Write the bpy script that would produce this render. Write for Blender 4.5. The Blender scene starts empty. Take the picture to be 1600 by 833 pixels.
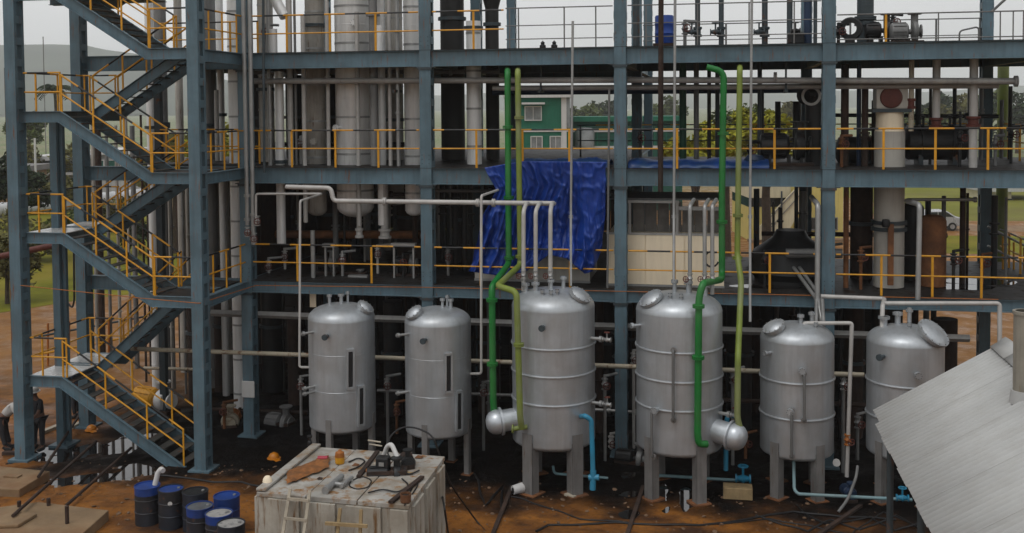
import bpy, math, random
from mathutils import Vector, Matrix, noise
random.seed(7)
R = math.radians
SC = bpy.context.scene
COL = SC.collection

# ------------------------------------------------------------------ camera
F_PX, CX, CY = 1650.0, 800.0, 233.0            # photograph's focal length and optical centre (1600 px wide)
YAW, PITCH, ROLL = -0.185906, 0.0403226, -0.0073578
CAM = Vector((0.0, -28.795, 9.604))
fw = Vector((math.sin(YAW)*math.cos(PITCH), math.cos(YAW)*math.cos(PITCH), -math.sin(PITCH)))
r0 = Vector((math.cos(YAW), -math.sin(YAW), 0)); u0 = r0.cross(fw)
rt = math.cos(ROLL)*r0 + math.sin(ROLL)*u0
up = -math.sin(ROLL)*r0 + math.cos(ROLL)*u0
cd = bpy.data.cameras.new('camera'); cam = bpy.data.objects.new('camera', cd); COL.objects.link(cam)
cam.matrix_world = Matrix(((rt.x, up.x, -fw.x, CAM.x), (rt.y, up.y, -fw.y, CAM.y), (rt.z, up.z, -fw.z, CAM.z), (0, 0, 0, 1)))
cd.sensor_width = 36; cd.lens = 36*F_PX/1600; cd.shift_y = -(416.5-CY)/1600
cd.clip_start = 0.1; cd.clip_end = 20000
SC.camera = cam
# ------------------------------------------------------------------ world, sun, exposure (overcast day)
w = bpy.data.worlds.new('World'); SC.world = w; w.use_nodes = True
nt = w.node_tree; nt.nodes.clear()
sky = nt.nodes.new('ShaderNodeTexSky'); sky.sky_type = 'NISHITA'; sky.sun_disc = False
sky.sun_elevation = R(62); sky.sun_rotation = R(206); sky.dust_density = 4; sky.air_density = 1.0; sky.ozone_density = 1.0
hs = nt.nodes.new('ShaderNodeHueSaturation'); hs.inputs['Saturation'].default_value = 0.10
mixo = nt.nodes.new('ShaderNodeMix'); mixo.data_type = 'RGBA'; mixo.inputs[0].default_value = 0.72   # cloud layer over the clear sky
mixo.inputs[7].default_value = (7.2, 7.25, 7.4, 1)
tc = nt.nodes.new('ShaderNodeTexCoord'); ns = nt.nodes.new('ShaderNodeTexNoise')
ns.inputs['Scale'].default_value = 3.0; ns.inputs['Detail'].default_value = 4
mr = nt.nodes.new('ShaderNodeMapRange'); mr.inputs[1].default_value = 0.3; mr.inputs[2].default_value = 0.7
mr.inputs[3].default_value = 0.93; mr.inputs[4].default_value = 1.05
mul = nt.nodes.new('ShaderNodeVectorMath'); mul.operation = 'SCALE'
bg = nt.nodes.new('ShaderNodeBackground'); bg.inputs['Strength'].default_value = 0.13
wo = nt.nodes.new('ShaderNodeOutputWorld')
L = nt.links.new
L(sky.outputs[0], hs.inputs['Color']); L(hs.outputs[0], mixo.inputs[6])
L(tc.outputs['Generated'], ns.inputs['Vector']); L(ns.outputs[0], mr.inputs[0])
L(mixo.outputs[2], mul.inputs[0]); L(mr.outputs[0], mul.inputs['Scale'])
L(mul.outputs[0], bg.inputs['Color']); L(bg.outputs[0], wo.inputs[0])
sl = bpy.data.lights.new('sun', 'SUN'); sl.energy = 0.8; sl.angle = R(25); sl.color = (1, 0.985, 0.96)
so = bpy.data.objects.new('sun', sl); COL.objects.link(so); so.location = (0, 0, 60)
sd = Vector((-0.2, -0.42, 0.88)).normalized(); so.rotation_euler = sd.to_track_quat('Z', 'Y').to_euler()
SC.view_settings.view_transform = 'Standard'; SC.view_settings.look = 'None'
SC.view_settings.exposure = 0.0; SC.view_settings.gamma = 1; SC.view_settings.use_curve_mapping = False
SC.render.engine = 'CYCLES'
SC.cycles.max_bounces = 6; SC.cycles.diffuse_bounces = 3; SC.cycles.glossy_bounces = 3; SC.cycles.volume_bounces = 1
SC.cycles.use_denoising = True

# ------------------------------------------------------------------ helpers
def ray(x, y): return rt*((x-CX)/F_PX) - up*((y-CY)/F_PX) + fw
def at(x, y, Y):                       # point of the photograph at the plane Y
    d = ray(x, y); return CAM + d*((Y-CAM.y)/d.y)
def gz(x, y, Z=0.0):                   # point of the photograph at height Z
    d = ray(x, y); return CAM + d*((Z-CAM.z)/d.z)
def mpp(p): return (Vector(p)-CAM).dot(fw)/F_PX   # metres per photograph pixel at p

class B:
    """collects shapes in world coordinates; .o() links them as ONE mesh object"""
    def __init__(s): s.v = []; s.f = []
    def add(s, vs, fs):
        n = len(s.v); s.v += [Vector(v) for v in vs]; s.f += [tuple(i+n for i in f) for f in fs]; return s
    def bx(s, x0, x1, y0, y1, z0, z1):
        if x0 > x1: x0, x1 = x1, x0
        if y0 > y1: y0, y1 = y1, y0
        if z0 > z1: z0, z1 = z1, z0
        return s.add([(x0,y0,z0),(x1,y0,z0),(x1,y1,z0),(x0,y1,z0),(x0,y0,z1),(x1,y0,z1),(x1,y1,z1),(x0,y1,z1)],
              [(0,3,2,1),(4,5,6,7),(0,1,5,4),(1,2,6,5),(2,3,7,6),(3,0,4,7)])
    def bar(s, p, q, w, h, upv=(0,0,1)):
        p = Vector(p); q = Vector(q); d = (q-p).normalized(); u = Vector(upv)
        if abs(d.dot(u)) > .98: u = Vector((0,1,0))
        a = d.cross(u).normalized(); u = a.cross(d)
        vs = []
        for c in (p, q):
            for i, j in ((-1,-1),(1,-1),(1,1),(-1,1)): vs.append(c+a*(i*w/2)+u*(j*h/2))
        return s.add(vs, [(0,1,2,3),(7,6,5,4),(0,4,5,1),(1,5,6,2),(2,6,7,3),(3,7,4,0)])
    def tube(s, path, r, seg=10, caps=True):
        P = [Vector(p) for p in path]; n = len(P)
        rs = r if isinstance(r, (list, tuple)) else [r]*n
        T = [((P[min(i+1,n-1)]-P[i]).normalized() + (P[i]-P[max(i-1,0)]).normalized()).normalized() for i in range(n)]
        u = Vector((0,0,1)) if abs(T[0].z) < .9 else Vector((0,1,0))
        vs = []; fs = []
        for i in range(n):
            a = T[i].cross(u).normalized(); u = a.cross(T[i]).normalized()
            for k in range(seg):
                t = 2*math.pi*k/seg; vs.append(P[i]+(a*math.cos(t)+u*math.sin(t))*rs[i])
        for i in range(n-1):
            for k in range(seg):
                k2 = (k+1) % seg; fs.append((i*seg+k, i*seg+k2, (i+1)*seg+k2, (i+1)*seg+k))
        if caps: fs.append(tuple(range(seg))[::-1]); fs.append(tuple((n-1)*seg+k for k in range(seg)))
        return s.add(vs, fs)
    def pipe(s, path, r, seg=10, bend=None, caps=True):
        return s.tube(fillet(path, bend or r*2.2), r, seg, caps)
    def cyl(s, p, q, r, seg=16): return s.tube([p, q], r, seg)
    def lathe(s, o, prof, seg=24, axis=(0,0,1)):
        """prof: (radius, distance along axis)"""
        o = Vector(o); ax = Vector(axis).normalized()
        u = Vector((1,0,0)) if abs(ax.x) < .8 else Vector((0,1,0))
        a = (u-ax*u.dot(ax)).normalized(); b = ax.cross(a)
        vs = []; fs = []; rows = []
        for rr, h in prof:
            if rr < 1e-4: rows.append([len(vs)]); vs.append(o+ax*h)
            else:
                rows.append(list(range(len(vs), len(vs)+seg)))
                for k in range(seg):
                    t = 2*math.pi*k/seg; vs.append(o+ax*h+(a*math.cos(t)+b*math.sin(t))*rr)
        for i in range(len(rows)-1):
            A, C = rows[i], rows[i+1]
            for k in range(seg):
                k2 = (k+1) % seg
                if len(A) == 1 and len(C) == 1: continue
                if len(A) == 1: fs.append((A[0], C[k2], C[k]))
                elif len(C) == 1: fs.append((A[k], A[k2], C[0]))
                else: fs.append((A[k], A[k2], C[k2], C[k]))
        return s.add(vs, fs)
    def sheet(s, grid):
        """grid of rows of points"""
        m = len(grid[0]); vs = [p for row in grid for p in row]; fs = []
        for i in range(len(grid)-1):
            for j in range(m-1): fs.append((i*m+j, i*m+j+1, (i+1)*m+j+1, (i+1)*m+j))
        return s.add(vs, fs)
    def o(s, name, mat, parent=None, smooth=True, base=None, label=None, cat=None, group=None, kind=None, ang=38, bevel=0):
        me = bpy.data.meshes.new(name)
        if parent is not None:
            org = worldloc(parent)
        elif base is not None: org = Vector(base)
        else:
            xs = [v.x for v in s.v]; ys = [v.y for v in s.v]; zs = [v.z for v in s.v]
            org = Vector(((min(xs)+max(xs))/2, (min(ys)+max(ys))/2, min(zs)))
        me.from_pydata([v-org for v in s.v], [], s.f)
        if smooth:
            me.polygons.foreach_set('use_smooth', [True]*len(me.polygons)); me.set_sharp_from_angle(angle=R(ang))
        me.materials.append(M[mat] if isinstance(mat, str) else mat)
        me.update()
        ob = bpy.data.objects.new(name, me); COL.objects.link(ob)
        if parent is not None: ob.parent = parent
        else: ob.location = org
        if bevel:
            md = ob.modifiers.new('bevel', 'BEVEL'); md.width = bevel; md.segments = 2; md.limit_method = 'ANGLE'
        tag(ob, label, cat, group, kind)
        return ob
def worldloc(o):
    p = Vector(o.location)
    while o.parent is not None: o = o.parent; p = p + Vector(o.location)
    return p
def tag(o, label=None, cat=None, group=None, kind=None):
    if label: o['label'] = label
    if cat: o['category'] = cat
    if group: o['group'] = group
    if kind: o['kind'] = kind
    return o
def thing(name, label, cat, loc, group=None):
    o = bpy.data.objects.new(name, None); COL.objects.link(o); o.location = Vector(loc); o.empty_display_size = .2
    return tag(o, label, cat, group)
def fillet(path, rad, n=5):
    P = [Vector(p) for p in path]; out = [P[0]]
    for i in range(1, len(P)-1):
        a = P[i-1]-P[i]; b = P[i+1]-P[i]; la, lb = a.length, b.length
        a.normalize(); b.normalize()
        if a.dot(b) < -.999: out.append(P[i]); continue
        r = min(rad, la*.45, lb*.45); p, q = P[i]+a*r, P[i]+b*r
        for k in range(n+1):
            t = k/n; out.append(p*(1-t)**2 + P[i]*2*t*(1-t) + q*t*t)
    out.append(P[-1]); return out
def inst(src, parent, loc, name=None):      # copy of a piece that shares its mesh (src has its mesh round its own origin)
    c = src.copy(); COL.objects.link(c); c.parent = parent; c.location = Vector(loc)-worldloc(parent) if parent else loc
    return c

# ------------------------------------------------------------------ materials
M = {}
def mat(name, col, rough=.6, metal=0.0, var=.25, scale=2.0, streak=0.0, rust=0.0, rustcol=(.16,.06,.02), bump=.1, bscale=30, spec=.4, dirt=None, dscale=.8, damt=0.0, tr=0.0, k=.7, ss=(5,5,.45)):
    col = tuple(c*k for c in col); rustcol = tuple(c*k for c in rustcol); dirt = tuple(c*k for c in dirt) if dirt else None
    m = bpy.data.materials.new(name); m.use_nodes = True; nt = m.node_tree; nd = nt.nodes; L = nt.links.new
    b = nd['Principled BSDF']; geo = nd.new('ShaderNodeNewGeometry')
    def nz(sc, det=5, vec=None, rg=.6):
        n = nd.new('ShaderNodeTexNoise'); n.inputs['Scale'].default_value = sc; n.inputs['Detail'].default_value = det; n.inputs['Roughness'].default_value = rg
        L(vec or geo.outputs['Position'], n.inputs['Vector']); return n.outputs[0]
    def mapr(sock, a, c, d=0., e=1.):
        q = nd.new('ShaderNodeMapRange'); L(sock, q.inputs[0]); q.inputs[1].default_value = a; q.inputs[2].default_value = c; q.inputs[3].default_value = d; q.inputs[4].default_value = e; return q.outputs[0]
    def mix(fac, A, Bc):
        q = nd.new('ShaderNodeMix'); q.data_type = 'RGBA'
        L(fac, q.inputs[0])
        for s_, i in ((A, 6), (Bc, 7)):
            if isinstance(s_, tuple): q.inputs[i].default_value = (*s_, 1)
            else: L(s_, q.inputs[i])
        return q.outputs[2]
    lo = tuple(c*(1-var) for c in col); hi = tuple(min(1, c*(1+var*.7)) for c in col)
    c = mix(mapr(nz(scale), .3, .7), lo, hi)
    mp = nd.new('ShaderNodeMapping'); L(geo.outputs['Position'], mp.inputs['Vector']); mp.inputs['Scale'].default_value = ss
    if streak: c = mix(mapr(nz(1.6, 4, mp.outputs[0]), .45, .75, 0, streak), c, tuple(x*.35 for x in col))
    if damt: c = mix(mapr(nz(dscale, 6), .45, .62, 0, damt), c, dirt or (.05,.035,.02))
    ro = None
    if rust:
        rm = mapr(nz(3.1, 8, mp.outputs[0] if streak else None, .7), .72-rust*.4, .80-rust*.35)
        c = mix(rm, c, rustcol); ro = mapr(rm, 0, 1, rough, .85)
    L(c, b.inputs['Base Color'])
    if ro: L(ro, b.inputs['Roughness'])
    else: L(mapr(nz(scale*2.3), .2, .8, max(.02, rough-.1), min(1, rough+.1)), b.inputs['Roughness'])
    b.inputs['Metallic'].default_value = metal; b.inputs['Specular IOR Level'].default_value = spec
    if tr: b.inputs['Transmission Weight'].default_value = tr
    if bump:
        bp = nd.new('ShaderNodeBump'); bp.inputs['Strength'].default_value = bump; bp.inputs['Distance'].default_value = .02
        L(nz(bscale, 4), bp.inputs['Height']); L(bp.outputs[0], b.inputs['Normal'])
    M[name] = m; return m
mat('blue_steel', (.096,.157,.192), .5, 0, .22, .7, streak=.40, rust=.34, damt=.5, dscale=.9, dirt=(.055,.085,.10), k=1)
mat('dark_steel', (.055,.075,.085), .55, 0, .3, 1.2, rust=.35)
mat('deck', (.032,.031,.030), .55, 0, .5, 1.1, rust=.45, rustcol=(.045,.025,.015), damt=.7, dirt=(.012,.011,.010), spec=.25)
mat('tread', (.07,.068,.062), .6, 0, .35, 3, rust=.4)
mat('yellow', (.62,.29,.012), .5, 0, .2, 3, streak=.3, rust=.30, bump=.03, k=.95)
mat('orange', (.50,.16,.02), .55, 0, .2, 3, streak=.4, rust=.35, bump=.03)
mat('black', (.014,.014,.015), .5, 0, .2, 4, bump=.03)
mat('silver', (.43,.455,.475), .43, .60, .14, 1.0, streak=.26, damt=.4, dscale=1.6, dirt=(.33,.33,.325), bump=.12, bscale=2.6, k=1)
mat('silver_pale', (.50,.53,.56), .40, .6, .10, 1.0, streak=.12, bump=.04, k=1)
mat('silver_leg', (.30,.29,.28), .5, .3, .2, 2, streak=.4, rust=.32, rustcol=(.16,.08,.035))
mat('galv', (.45,.45,.44), .42, .5, .15, 3, streak=.2, rust=.12, bump=.04)
mat('pipe_white', (.60,.58,.55), .5, .1, .12, 3, streak=.25, rust=.18, bump=.04)
mat('pipe_grey', (.19,.19,.185), .55, .1, .2, 2, streak=.3, rust=.2)
mat('pipe_light', (.46,.45,.43), .5, .1, .2, 1.2, streak=.3, rust=.25, rustcol=(.2,.14,.09))
mat('cream_rust_pipe', (.50,.44,.33), .55, 0, .2, 1.2, rust=.45, rustcol=(.17,.07,.025))
mat('rust', (.21,.085,.032), .85, 0, .45, 3.5, damt=.5, dirt=(.07,.033,.018), bump=.4, k=.9)
mat('landing_sheen', (.62,.62,.61), .3, .2, .15, 2, damt=.3, dirt=(.35,.33,.3), bump=.05, k=1)  # wet plate's sky reflection painted as a pale base colour
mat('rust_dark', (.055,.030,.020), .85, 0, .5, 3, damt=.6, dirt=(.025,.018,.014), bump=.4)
mat('green_pipe', (.010,.22,.035), .45, 0, .25, 1.5, streak=.25, damt=.3, dirt=(.10,.22,.08))
mat('green_dark', (.010,.085,.04), .5, 0, .3, 2)
mat('green_pale', (.12,.30,.16), .5, 0, .3, 2)
mat('olive_pipe', (.24,.31,.045), .5, 0, .25, 1.2, streak=.2, damt=.6, dirt=(.30,.31,.18), dscale=.7)
mat('tarp', (.012,.066,.40), .36, 0, .3, 1.3, bump=.08, bscale=9, spec=.5, damt=.3, dirt=(.008,.03,.16))
mat('tarp_dull', (.012,.055,.22), .45, 0, .4, 2.5, bump=.1, bscale=9, damt=.5, dirt=(.03,.09,.16), dscale=2)
mat('cream', (.80,.68,.50), .6, 0, .08, .8, streak=.18, damt=.12, dirt=(.6,.5,.38), bump=.05, k=1)
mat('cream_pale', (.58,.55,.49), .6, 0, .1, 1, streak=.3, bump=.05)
mat('panel_dark', (.17,.155,.14), .4, 0, .5, 1.5, streak=.5)
mat('vessel_pale', (.74,.74,.73), .45, .2, .12, .8, streak=.35, rust=.18, rustcol=(.34,.25,.16), damt=.22, dirt=(.48,.46,.43), k=1)
mat('vessel_buff', (.52,.49,.44), .55, .2, .25, .9, streak=.5, rust=.35, rustcol=(.2,.1,.05))
mat('vessel_grey', (.26,.26,.255), .55, .2, .25, 1, streak=.5, rust=.25)
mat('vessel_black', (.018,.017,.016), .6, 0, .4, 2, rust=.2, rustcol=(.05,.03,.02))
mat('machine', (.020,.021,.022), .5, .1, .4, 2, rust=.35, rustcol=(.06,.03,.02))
mat('machine_blue', (.02,.045,.10), .45, .1, .3, 2, rust=.2)
mat('red_brown', (.13,.03,.02), .6, 0, .3, 4, rust=.3)
mat('concrete', (.54,.51,.44), .85, 0, .25, 1.2, streak=.5, rust=.48, rustcol=(.22,.12,.05), damt=.4, dirt=(.24,.19,.13), bump=.3, bscale=18, ss=(2.2,2.2,.22))
mat('concrete_top', (.46,.44,.40), .85, 0, .25, 2.2, damt=.7, dirt=(.26,.20,.13), dscale=1.6, bump=.3, bscale=18, rust=.52, rustcol=(.30,.15,.05))
mat('rag', (.34,.13,.035), .9, 0, .4, 9, damt=.5, dirt=(.10,.05,.02), dscale=5, bump=.3)
mat('slab', (.30,.20,.11), .9, 0, .3, 1.2, damt=.55, dirt=(.22,.09,.03), bump=.4, bscale=15)
mat('fibre', (.55,.55,.535), .85, 0, .10, .6, damt=.22, dirt=(.42,.40,.36), dscale=2.5, bump=.2, bscale=25, rust=.08, rustcol=(.3,.26,.2))
mat('fibre_stack', (.36,.33,.27), .85, 0, .2, 2, streak=.5, rust=.3, rustcol=(.25,.16,.08))
mat('drum_blue', (.015,.07,.36), .45, 0, .3, 2, damt=.5, dirt=(.015,.03,.08), rust=.15)
mat('drum_dark', (.018,.024,.038), .55, 0, .4, 3, damt=.5, dirt=(.03,.025,.02), rust=.3)
mat('lid_dirty', (.42,.41,.39), .6, 0, .3, 6, rust=.38, rustcol=(.05,.06,.08))
mat('lid_grey', (.12,.13,.14), .6, 0, .4, 5, rust=.3)
mat('pvc_blue', (.03,.30,.50), .4, 0, .2, 2, damt=.2, dirt=(.1,.2,.25), bump=.02)
mat('pvc_pale', (.25,.42,.46), .45, 0, .2, 2, damt=.4, dirt=(.25,.26,.24), bump=.02)
mat('wood', (.42,.30,.15), .75, 0, .3, 4, streak=.4)
mat('wood_pale', (.52,.46,.36), .75, 0, .2, 4, streak=.3)
mat('hose', (.012,.012,.013), .45, 0, .2, 5)
mat('rubber', (.02,.02,.02), .8, 0, .3, 5)
mat('white_paint', (.72,.71,.69), .55, 0, .07, 1, streak=.2)
mat('house_green', (.012,.17,.10), .7, 0, .12, .6, streak=.3)
mat('house_green_dark', (.01,.11,.075), .6, 0, .2, .6, streak=.3)
mat('house_yellow', (.75,.62,.20), .75, 0, .12, .4, streak=.3)
mat('house_cream', (.78,.70,.48), .75, 0, .1, .4, streak=.3)
mat('house_white', (.60,.60,.58), .75, 0, .1, .4, streak=.3)
mat('roof_grey', (.25,.24,.23), .7, .1, .3, .5, streak=.3)
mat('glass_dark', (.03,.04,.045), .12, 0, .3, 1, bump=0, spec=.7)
mat('glass_pale', (.30,.32,.32), .2, 0, .3, 1.5, bump=0, spec=.6)
mat('car_silver', (.55,.56,.58), .3, .4, .05, 1, bump=0)
mat('skin', (.16,.075,.045), .6, 0, .1, 8)
mat('shirt_white', (.55,.53,.50), .85, 0, .15, 5, bump=.2)
mat('cloth_dark', (.03,.03,.035), .9, 0, .3, 5)
mat('cloth_blue', (.04,.06,.10), .9, 0, .3, 5)
mat('helmet_white', (.70,.70,.68), .35, 0, .05, 2, bump=0)
mat('helmet_orange', (.65,.22,.01), .35, 0, .08, 2, bump=0)
mat('red_plastic', (.45,.03,.06), .45, 0, .1, 3, bump=0)
mat('bark', (.09,.065,.045), .9, 0, .35, 5, bump=.6)
mat('poly_white', (.66,.67,.68), .6, 0, .12, .3, damt=.2, dirt=(.4,.4,.4))
# ------------------------------------------------------------------ the setting: ground, water, lawns, hills
def fall(x, y, x0, x1, y0, y1, m):
    fx = min(1, max(0, (x-x0)/m), 1)*min(1, max(0, (x1-x)/m)); fy = min(1, max(0, (y-y0)/m))*min(1, max(0, (y1-y)/m)); return fx*fy
PUD = []                                        # puddle: centre, half axes, turn
for (x, y, a, b_, t) in ((98, 708, 1.25, .7, .5), (120, 748, .8, .4, .6), (205, 690, .6, 1.0, .1), (212, 735, .55, .6, .1), (160, 745, .6, .3, .5),
                         (984, 742, .20, .22, .1), (985, 772, .22, .25, .1), (984, 803, .2, .22, .1), (1036, 775, .13, .8, .1), (1072, 778, .14, .9, .1)):
    p = gz(x, y); PUD.append((p.x, p.y, a, b_, t))
def hgt(x, y):
    k = fall(x, y, -26, 12, -18, 16, 4)
    if k <= 0: return 0.0
    h = .030*noise.noise((x*.9, y*.9, 3.1)) + .014*noise.noise((x*3.1, y*3.1, 7.7))
    h += .10*max(0, 1-((x+11.7)**2/1.3+(y+3.2)**2/.5))          # mud heap by the stair foot
    for (cx_, cy_, a, b_, t) in PUD:
        dx, dy = x-cx_, y-cy_; u = (dx*math.cos(t)+dy*math.sin(t))/a; v = (-dx*math.sin(t)+dy*math.cos(t))/b_
        d = u*u+v*v+.8*noise.noise((x*2.2, y*2.2, 1.3))+.7*noise.noise((x*5.5, y*5.5, 4.3)); h -= .05*max(0, min(1, 1.5-d))
    return h*k
def axis(lo, hi, step, far):
    a = []; v = lo
    while v < hi: a.append(v); v += step
    s = step; q = hi
    while q < far: a.append(q); s *= 1.35; q += s
    a.append(far); s = step; q = lo-step; pre = []
    while q > -far: pre.append(q); s *= 1.35; q -= s
    pre.append(-far); return pre[::-1]+a
AX, AY = axis(-22, 9, .2, 4500), axis(-13, 7, .2, 4500)
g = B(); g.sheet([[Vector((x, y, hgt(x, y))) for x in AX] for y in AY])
gm = bpy.data.materials.new('dirt'); gm.use_nodes = True; nt = gm.node_tree; nd = nt.nodes; L = nt.links.new; pb = nd['Principled BSDF']
geo = nd.new('ShaderNodeNewGeometry')
def NZ(sc, det=6, rg=.6, vec=None):
    n = nd.new('ShaderNodeTexNoise'); n.inputs['Scale'].default_value = sc; n.inputs['Detail'].default_value = det; n.inputs['Roughness'].default_value = rg
    L(vec or geo.outputs['Position'], n.inputs['Vector']); return n.outputs[0]
def MR(s, a, b_, c=0., d=1.):
    q = nd.new('ShaderNodeMapRange'); L(s, q.inputs[0])
    for i, v in zip((1,2,3,4), (a,b_,c,d)): q.inputs[i].default_value = v
    return q.outputs[0]
def MX(f, A, C):
    q = nd.new('ShaderNodeMix'); q.data_type = 'RGBA'; L(f, q.inputs[0])
    for s_, i in ((A,6),(C,7)):
        if isinstance(s_, tuple): q.inputs[i].default_value = (*s_, 1)
        else: L(s_, q.inputs[i])
    return q.outputs[2]
def MA(op, a, b_):
    q = nd.new('ShaderNodeMath'); q.operation = op
    for s_, i in ((a,0),(b_,1)):
        if isinstance(s_, (int, float)): q.inputs[i].default_value = s_
        else: L(s_, q.inputs[i])
    return q.outputs[0]
sx = nd.new('ShaderNodeSeparateXYZ'); L(geo.outputs['Position'], sx.inputs[0])
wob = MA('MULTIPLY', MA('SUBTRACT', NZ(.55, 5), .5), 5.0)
mpg = nd.new('ShaderNodeMapping'); mpg.inputs['Scale'].default_value = (.45, 1.0, 1); mpg.inputs['Rotation'].default_value = (0, 0, .15); L(geo.outputs['Position'], mpg.inputs['Vector'])
c1 = MX(MR(NZ(1.3), .3, .7), (.150,.054,.009), (.27,.105,.017))
c1 = MX(MR(NZ(.75, 8, .65, mpg.outputs[0]), .46, .62, 0, .92), c1, (.030,.013,.007))         # rain-soaked brown
c1 = MX(MR(NZ(5.5, 6), .52, .72, 0, .6), c1, (.030,.014,.008))
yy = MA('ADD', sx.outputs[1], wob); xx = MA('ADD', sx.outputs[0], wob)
oil_shade = MA('MULTIPLY', MA('MULTIPLY', MR(yy, -4.7, -2.9), MR(yy, 14, 10)), MA('MULTIPLY', MR(xx, -19.5, -16.0), MR(xx, 9, 6)))   # oil mask: stain plus the decks' shade, painted into the yard
c1 = MX(MA('MULTIPLY', oil_shade, .96), c1, (.006,.005,.0045))
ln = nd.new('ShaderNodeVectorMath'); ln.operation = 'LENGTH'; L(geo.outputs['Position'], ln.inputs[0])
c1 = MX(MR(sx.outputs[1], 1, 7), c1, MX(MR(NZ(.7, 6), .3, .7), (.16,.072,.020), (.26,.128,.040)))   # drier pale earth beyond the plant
c1 = MX(MA('MULTIPLY', oil_shade, .97), c1, (.006,.005,.0045))
far_c = MX(MR(NZ(.03, 5), .4, .6), (.10,.14,.035), (.17,.155,.075))
c1 = MX(MR(ln.outputs['Value'], 70, 130), c1, far_c)
L(c1, pb.inputs['Base Color'])
L(MR(NZ(.9, 5), .42, .62, .9, .35), pb.inputs['Roughness'])
L(MR(oil_shade, 0, 1, .22, .03), pb.inputs['Specular IOR Level'])
bp = nd.new('ShaderNodeBump'); bp.inputs['Strength'].default_value = .7; bp.inputs['Distance'].default_value = .05
L(NZ(7, 8, .7), bp.inputs['Height']); L(bp.outputs[0], pb.inputs['Normal'])
M['dirt'] = gm
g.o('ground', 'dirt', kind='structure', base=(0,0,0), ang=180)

wm = bpy.data.materials.new('water'); wm.use_nodes = True; pb2 = wm.node_tree.nodes['Principled BSDF']
pb2.inputs['Base Color'].default_value = (.012,.010,.009,1); pb2.inputs['Roughness'].default_value = .03; pb2.inputs['Specular IOR Level'].default_value = .9
n2 = wm.node_tree.nodes.new('ShaderNodeTexNoise'); n2.inputs['Scale'].default_value = 9
b2 = wm.node_tree.nodes.new('ShaderNodeBump'); b2.inputs['Strength'].default_value = .06
wm.node_tree.links.new(n2.outputs[0], b2.inputs['Height']); wm.node_tree.links.new(b2.outputs[0], pb2.inputs['Normal']); M['water'] = wm
for i_, (cx_, cy_, a, b_, t) in enumerate(PUD):
    zw = -.026+.0015*i_; b = B(); vs = [Vector((cx_, cy_, zw))]
    for k in range(28):
        q = 2*math.pi*k/28; u, v = 1.35*a*math.cos(q), 1.35*b_*math.sin(q)
        vs.append(Vector((cx_+u*math.cos(t)-v*math.sin(t), cy_+u*math.sin(t)+v*math.cos(t), zw)))
    b.add(vs, [(0, 1+k, 1+(k+1) % 28) for k in range(28)]); b.o('puddle', 'water', kind='structure')

mat('grass', (.20,.20,.014), .9, 0, .45, .30, damt=.6, dirt=(.26,.19,.03), dscale=.22, bump=1.0, bscale=4, spec=.1)
mat('grass_pale', (.22,.23,.03), .9, 0, .3, .12, damt=.5, dirt=(.22,.18,.08), dscale=.05, bump=1.0, bscale=3, spec=.1)
def patch(name, pts, z, m, seg=10, amp=.8):
    b = B(); vs = []
    n = len(pts)
    for i in range(n):
        p, q = Vector(pts[i]).to_3d(), Vector(pts[(i+1) % n]).to_3d()
        for k in range(seg):
            c = p.lerp(q, k/seg); c += Vector((noise.noise(c*.25), noise.noise(c*.25+Vector((9,9,9))), 0))*amp; c.z = z; vs.append(c)
    b.add(vs, [tuple(range(len(vs)))]); return b.o(name, m, kind='structure', smooth=False)
patch('lawn', [(-34,13.5),(-30,21),(-20,24),(-9,30),(-22,70),(-60,62),(-100,85),(-100,20)], .012, 'grass', 12, 1.2)
patch('field', [(12,42),(50,44),(90,50),(90,54),(14,52)], .012, 'grass', 10, 1.5)
patch('field', [(16,62),(100,62),(160,140),(10,140)], .014, 'grass_pale', 10, 3)
patch('road', [(8,54.5),(90,57),(90,60.5),(8,59)], .010, 'slab', 8, .4)

mat('hill_green', (.05,.065,.04), .95, 0, .4, .01, bump=0, spec=.05)
def ridge(name, crest, dist, depth):
    """crest: list of (px x, px y) seen in the photograph at that distance"""
    b = B(); rows = []
    pts = []
    for i in range(len(crest)-1):
        for k in range(14):
            t = k/14; pts.append((crest[i][0]*(1-t)+crest[i+1][0]*t, crest[i][1]*(1-t)+crest[i+1][1]*t))
    pts.append(crest[-1])
    top = []
    for (x, y) in pts:
        d = ray(x, y); p = CAM + d*(dist/d.dot(fw)); p.z += (noise.noise(p*.006)*.5+noise.noise(p*.02)*.25)*dist*.004; top.append(p)
    dirv = Vector((fw.x, fw.y, 0)).normalized()
    for s in (-1, -.8, -.6, -.4, -.2, 0, .25, .6, 1):
        row = []
        for p in top:
            q = p + dirv*depth*s; hgt_ = (p.z)*(1-abs(s)**1.2); q.z = max(-2, hgt_ + noise.noise(q*.008)*p.z*.12*(1 if s else 0)); row.append(q)
        rows.append(row)
    b.sheet(rows); return b.o(name, 'hill_green', kind='structure', ang=180)
ridge('hill', [(-700,60),(-400,55),(-150,66),(30,69),(130,71),(230,88),(330,118),(430,150),(520,170)], 2100, 600)
ridge('hill', [(150,150),(400,142),(700,148),(850,140),(1000,138),(1100,146),(1250,138),(1400,146),(1500,140),(1650,132),(2000,120),(2400,115)], 3200, 600)

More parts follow.
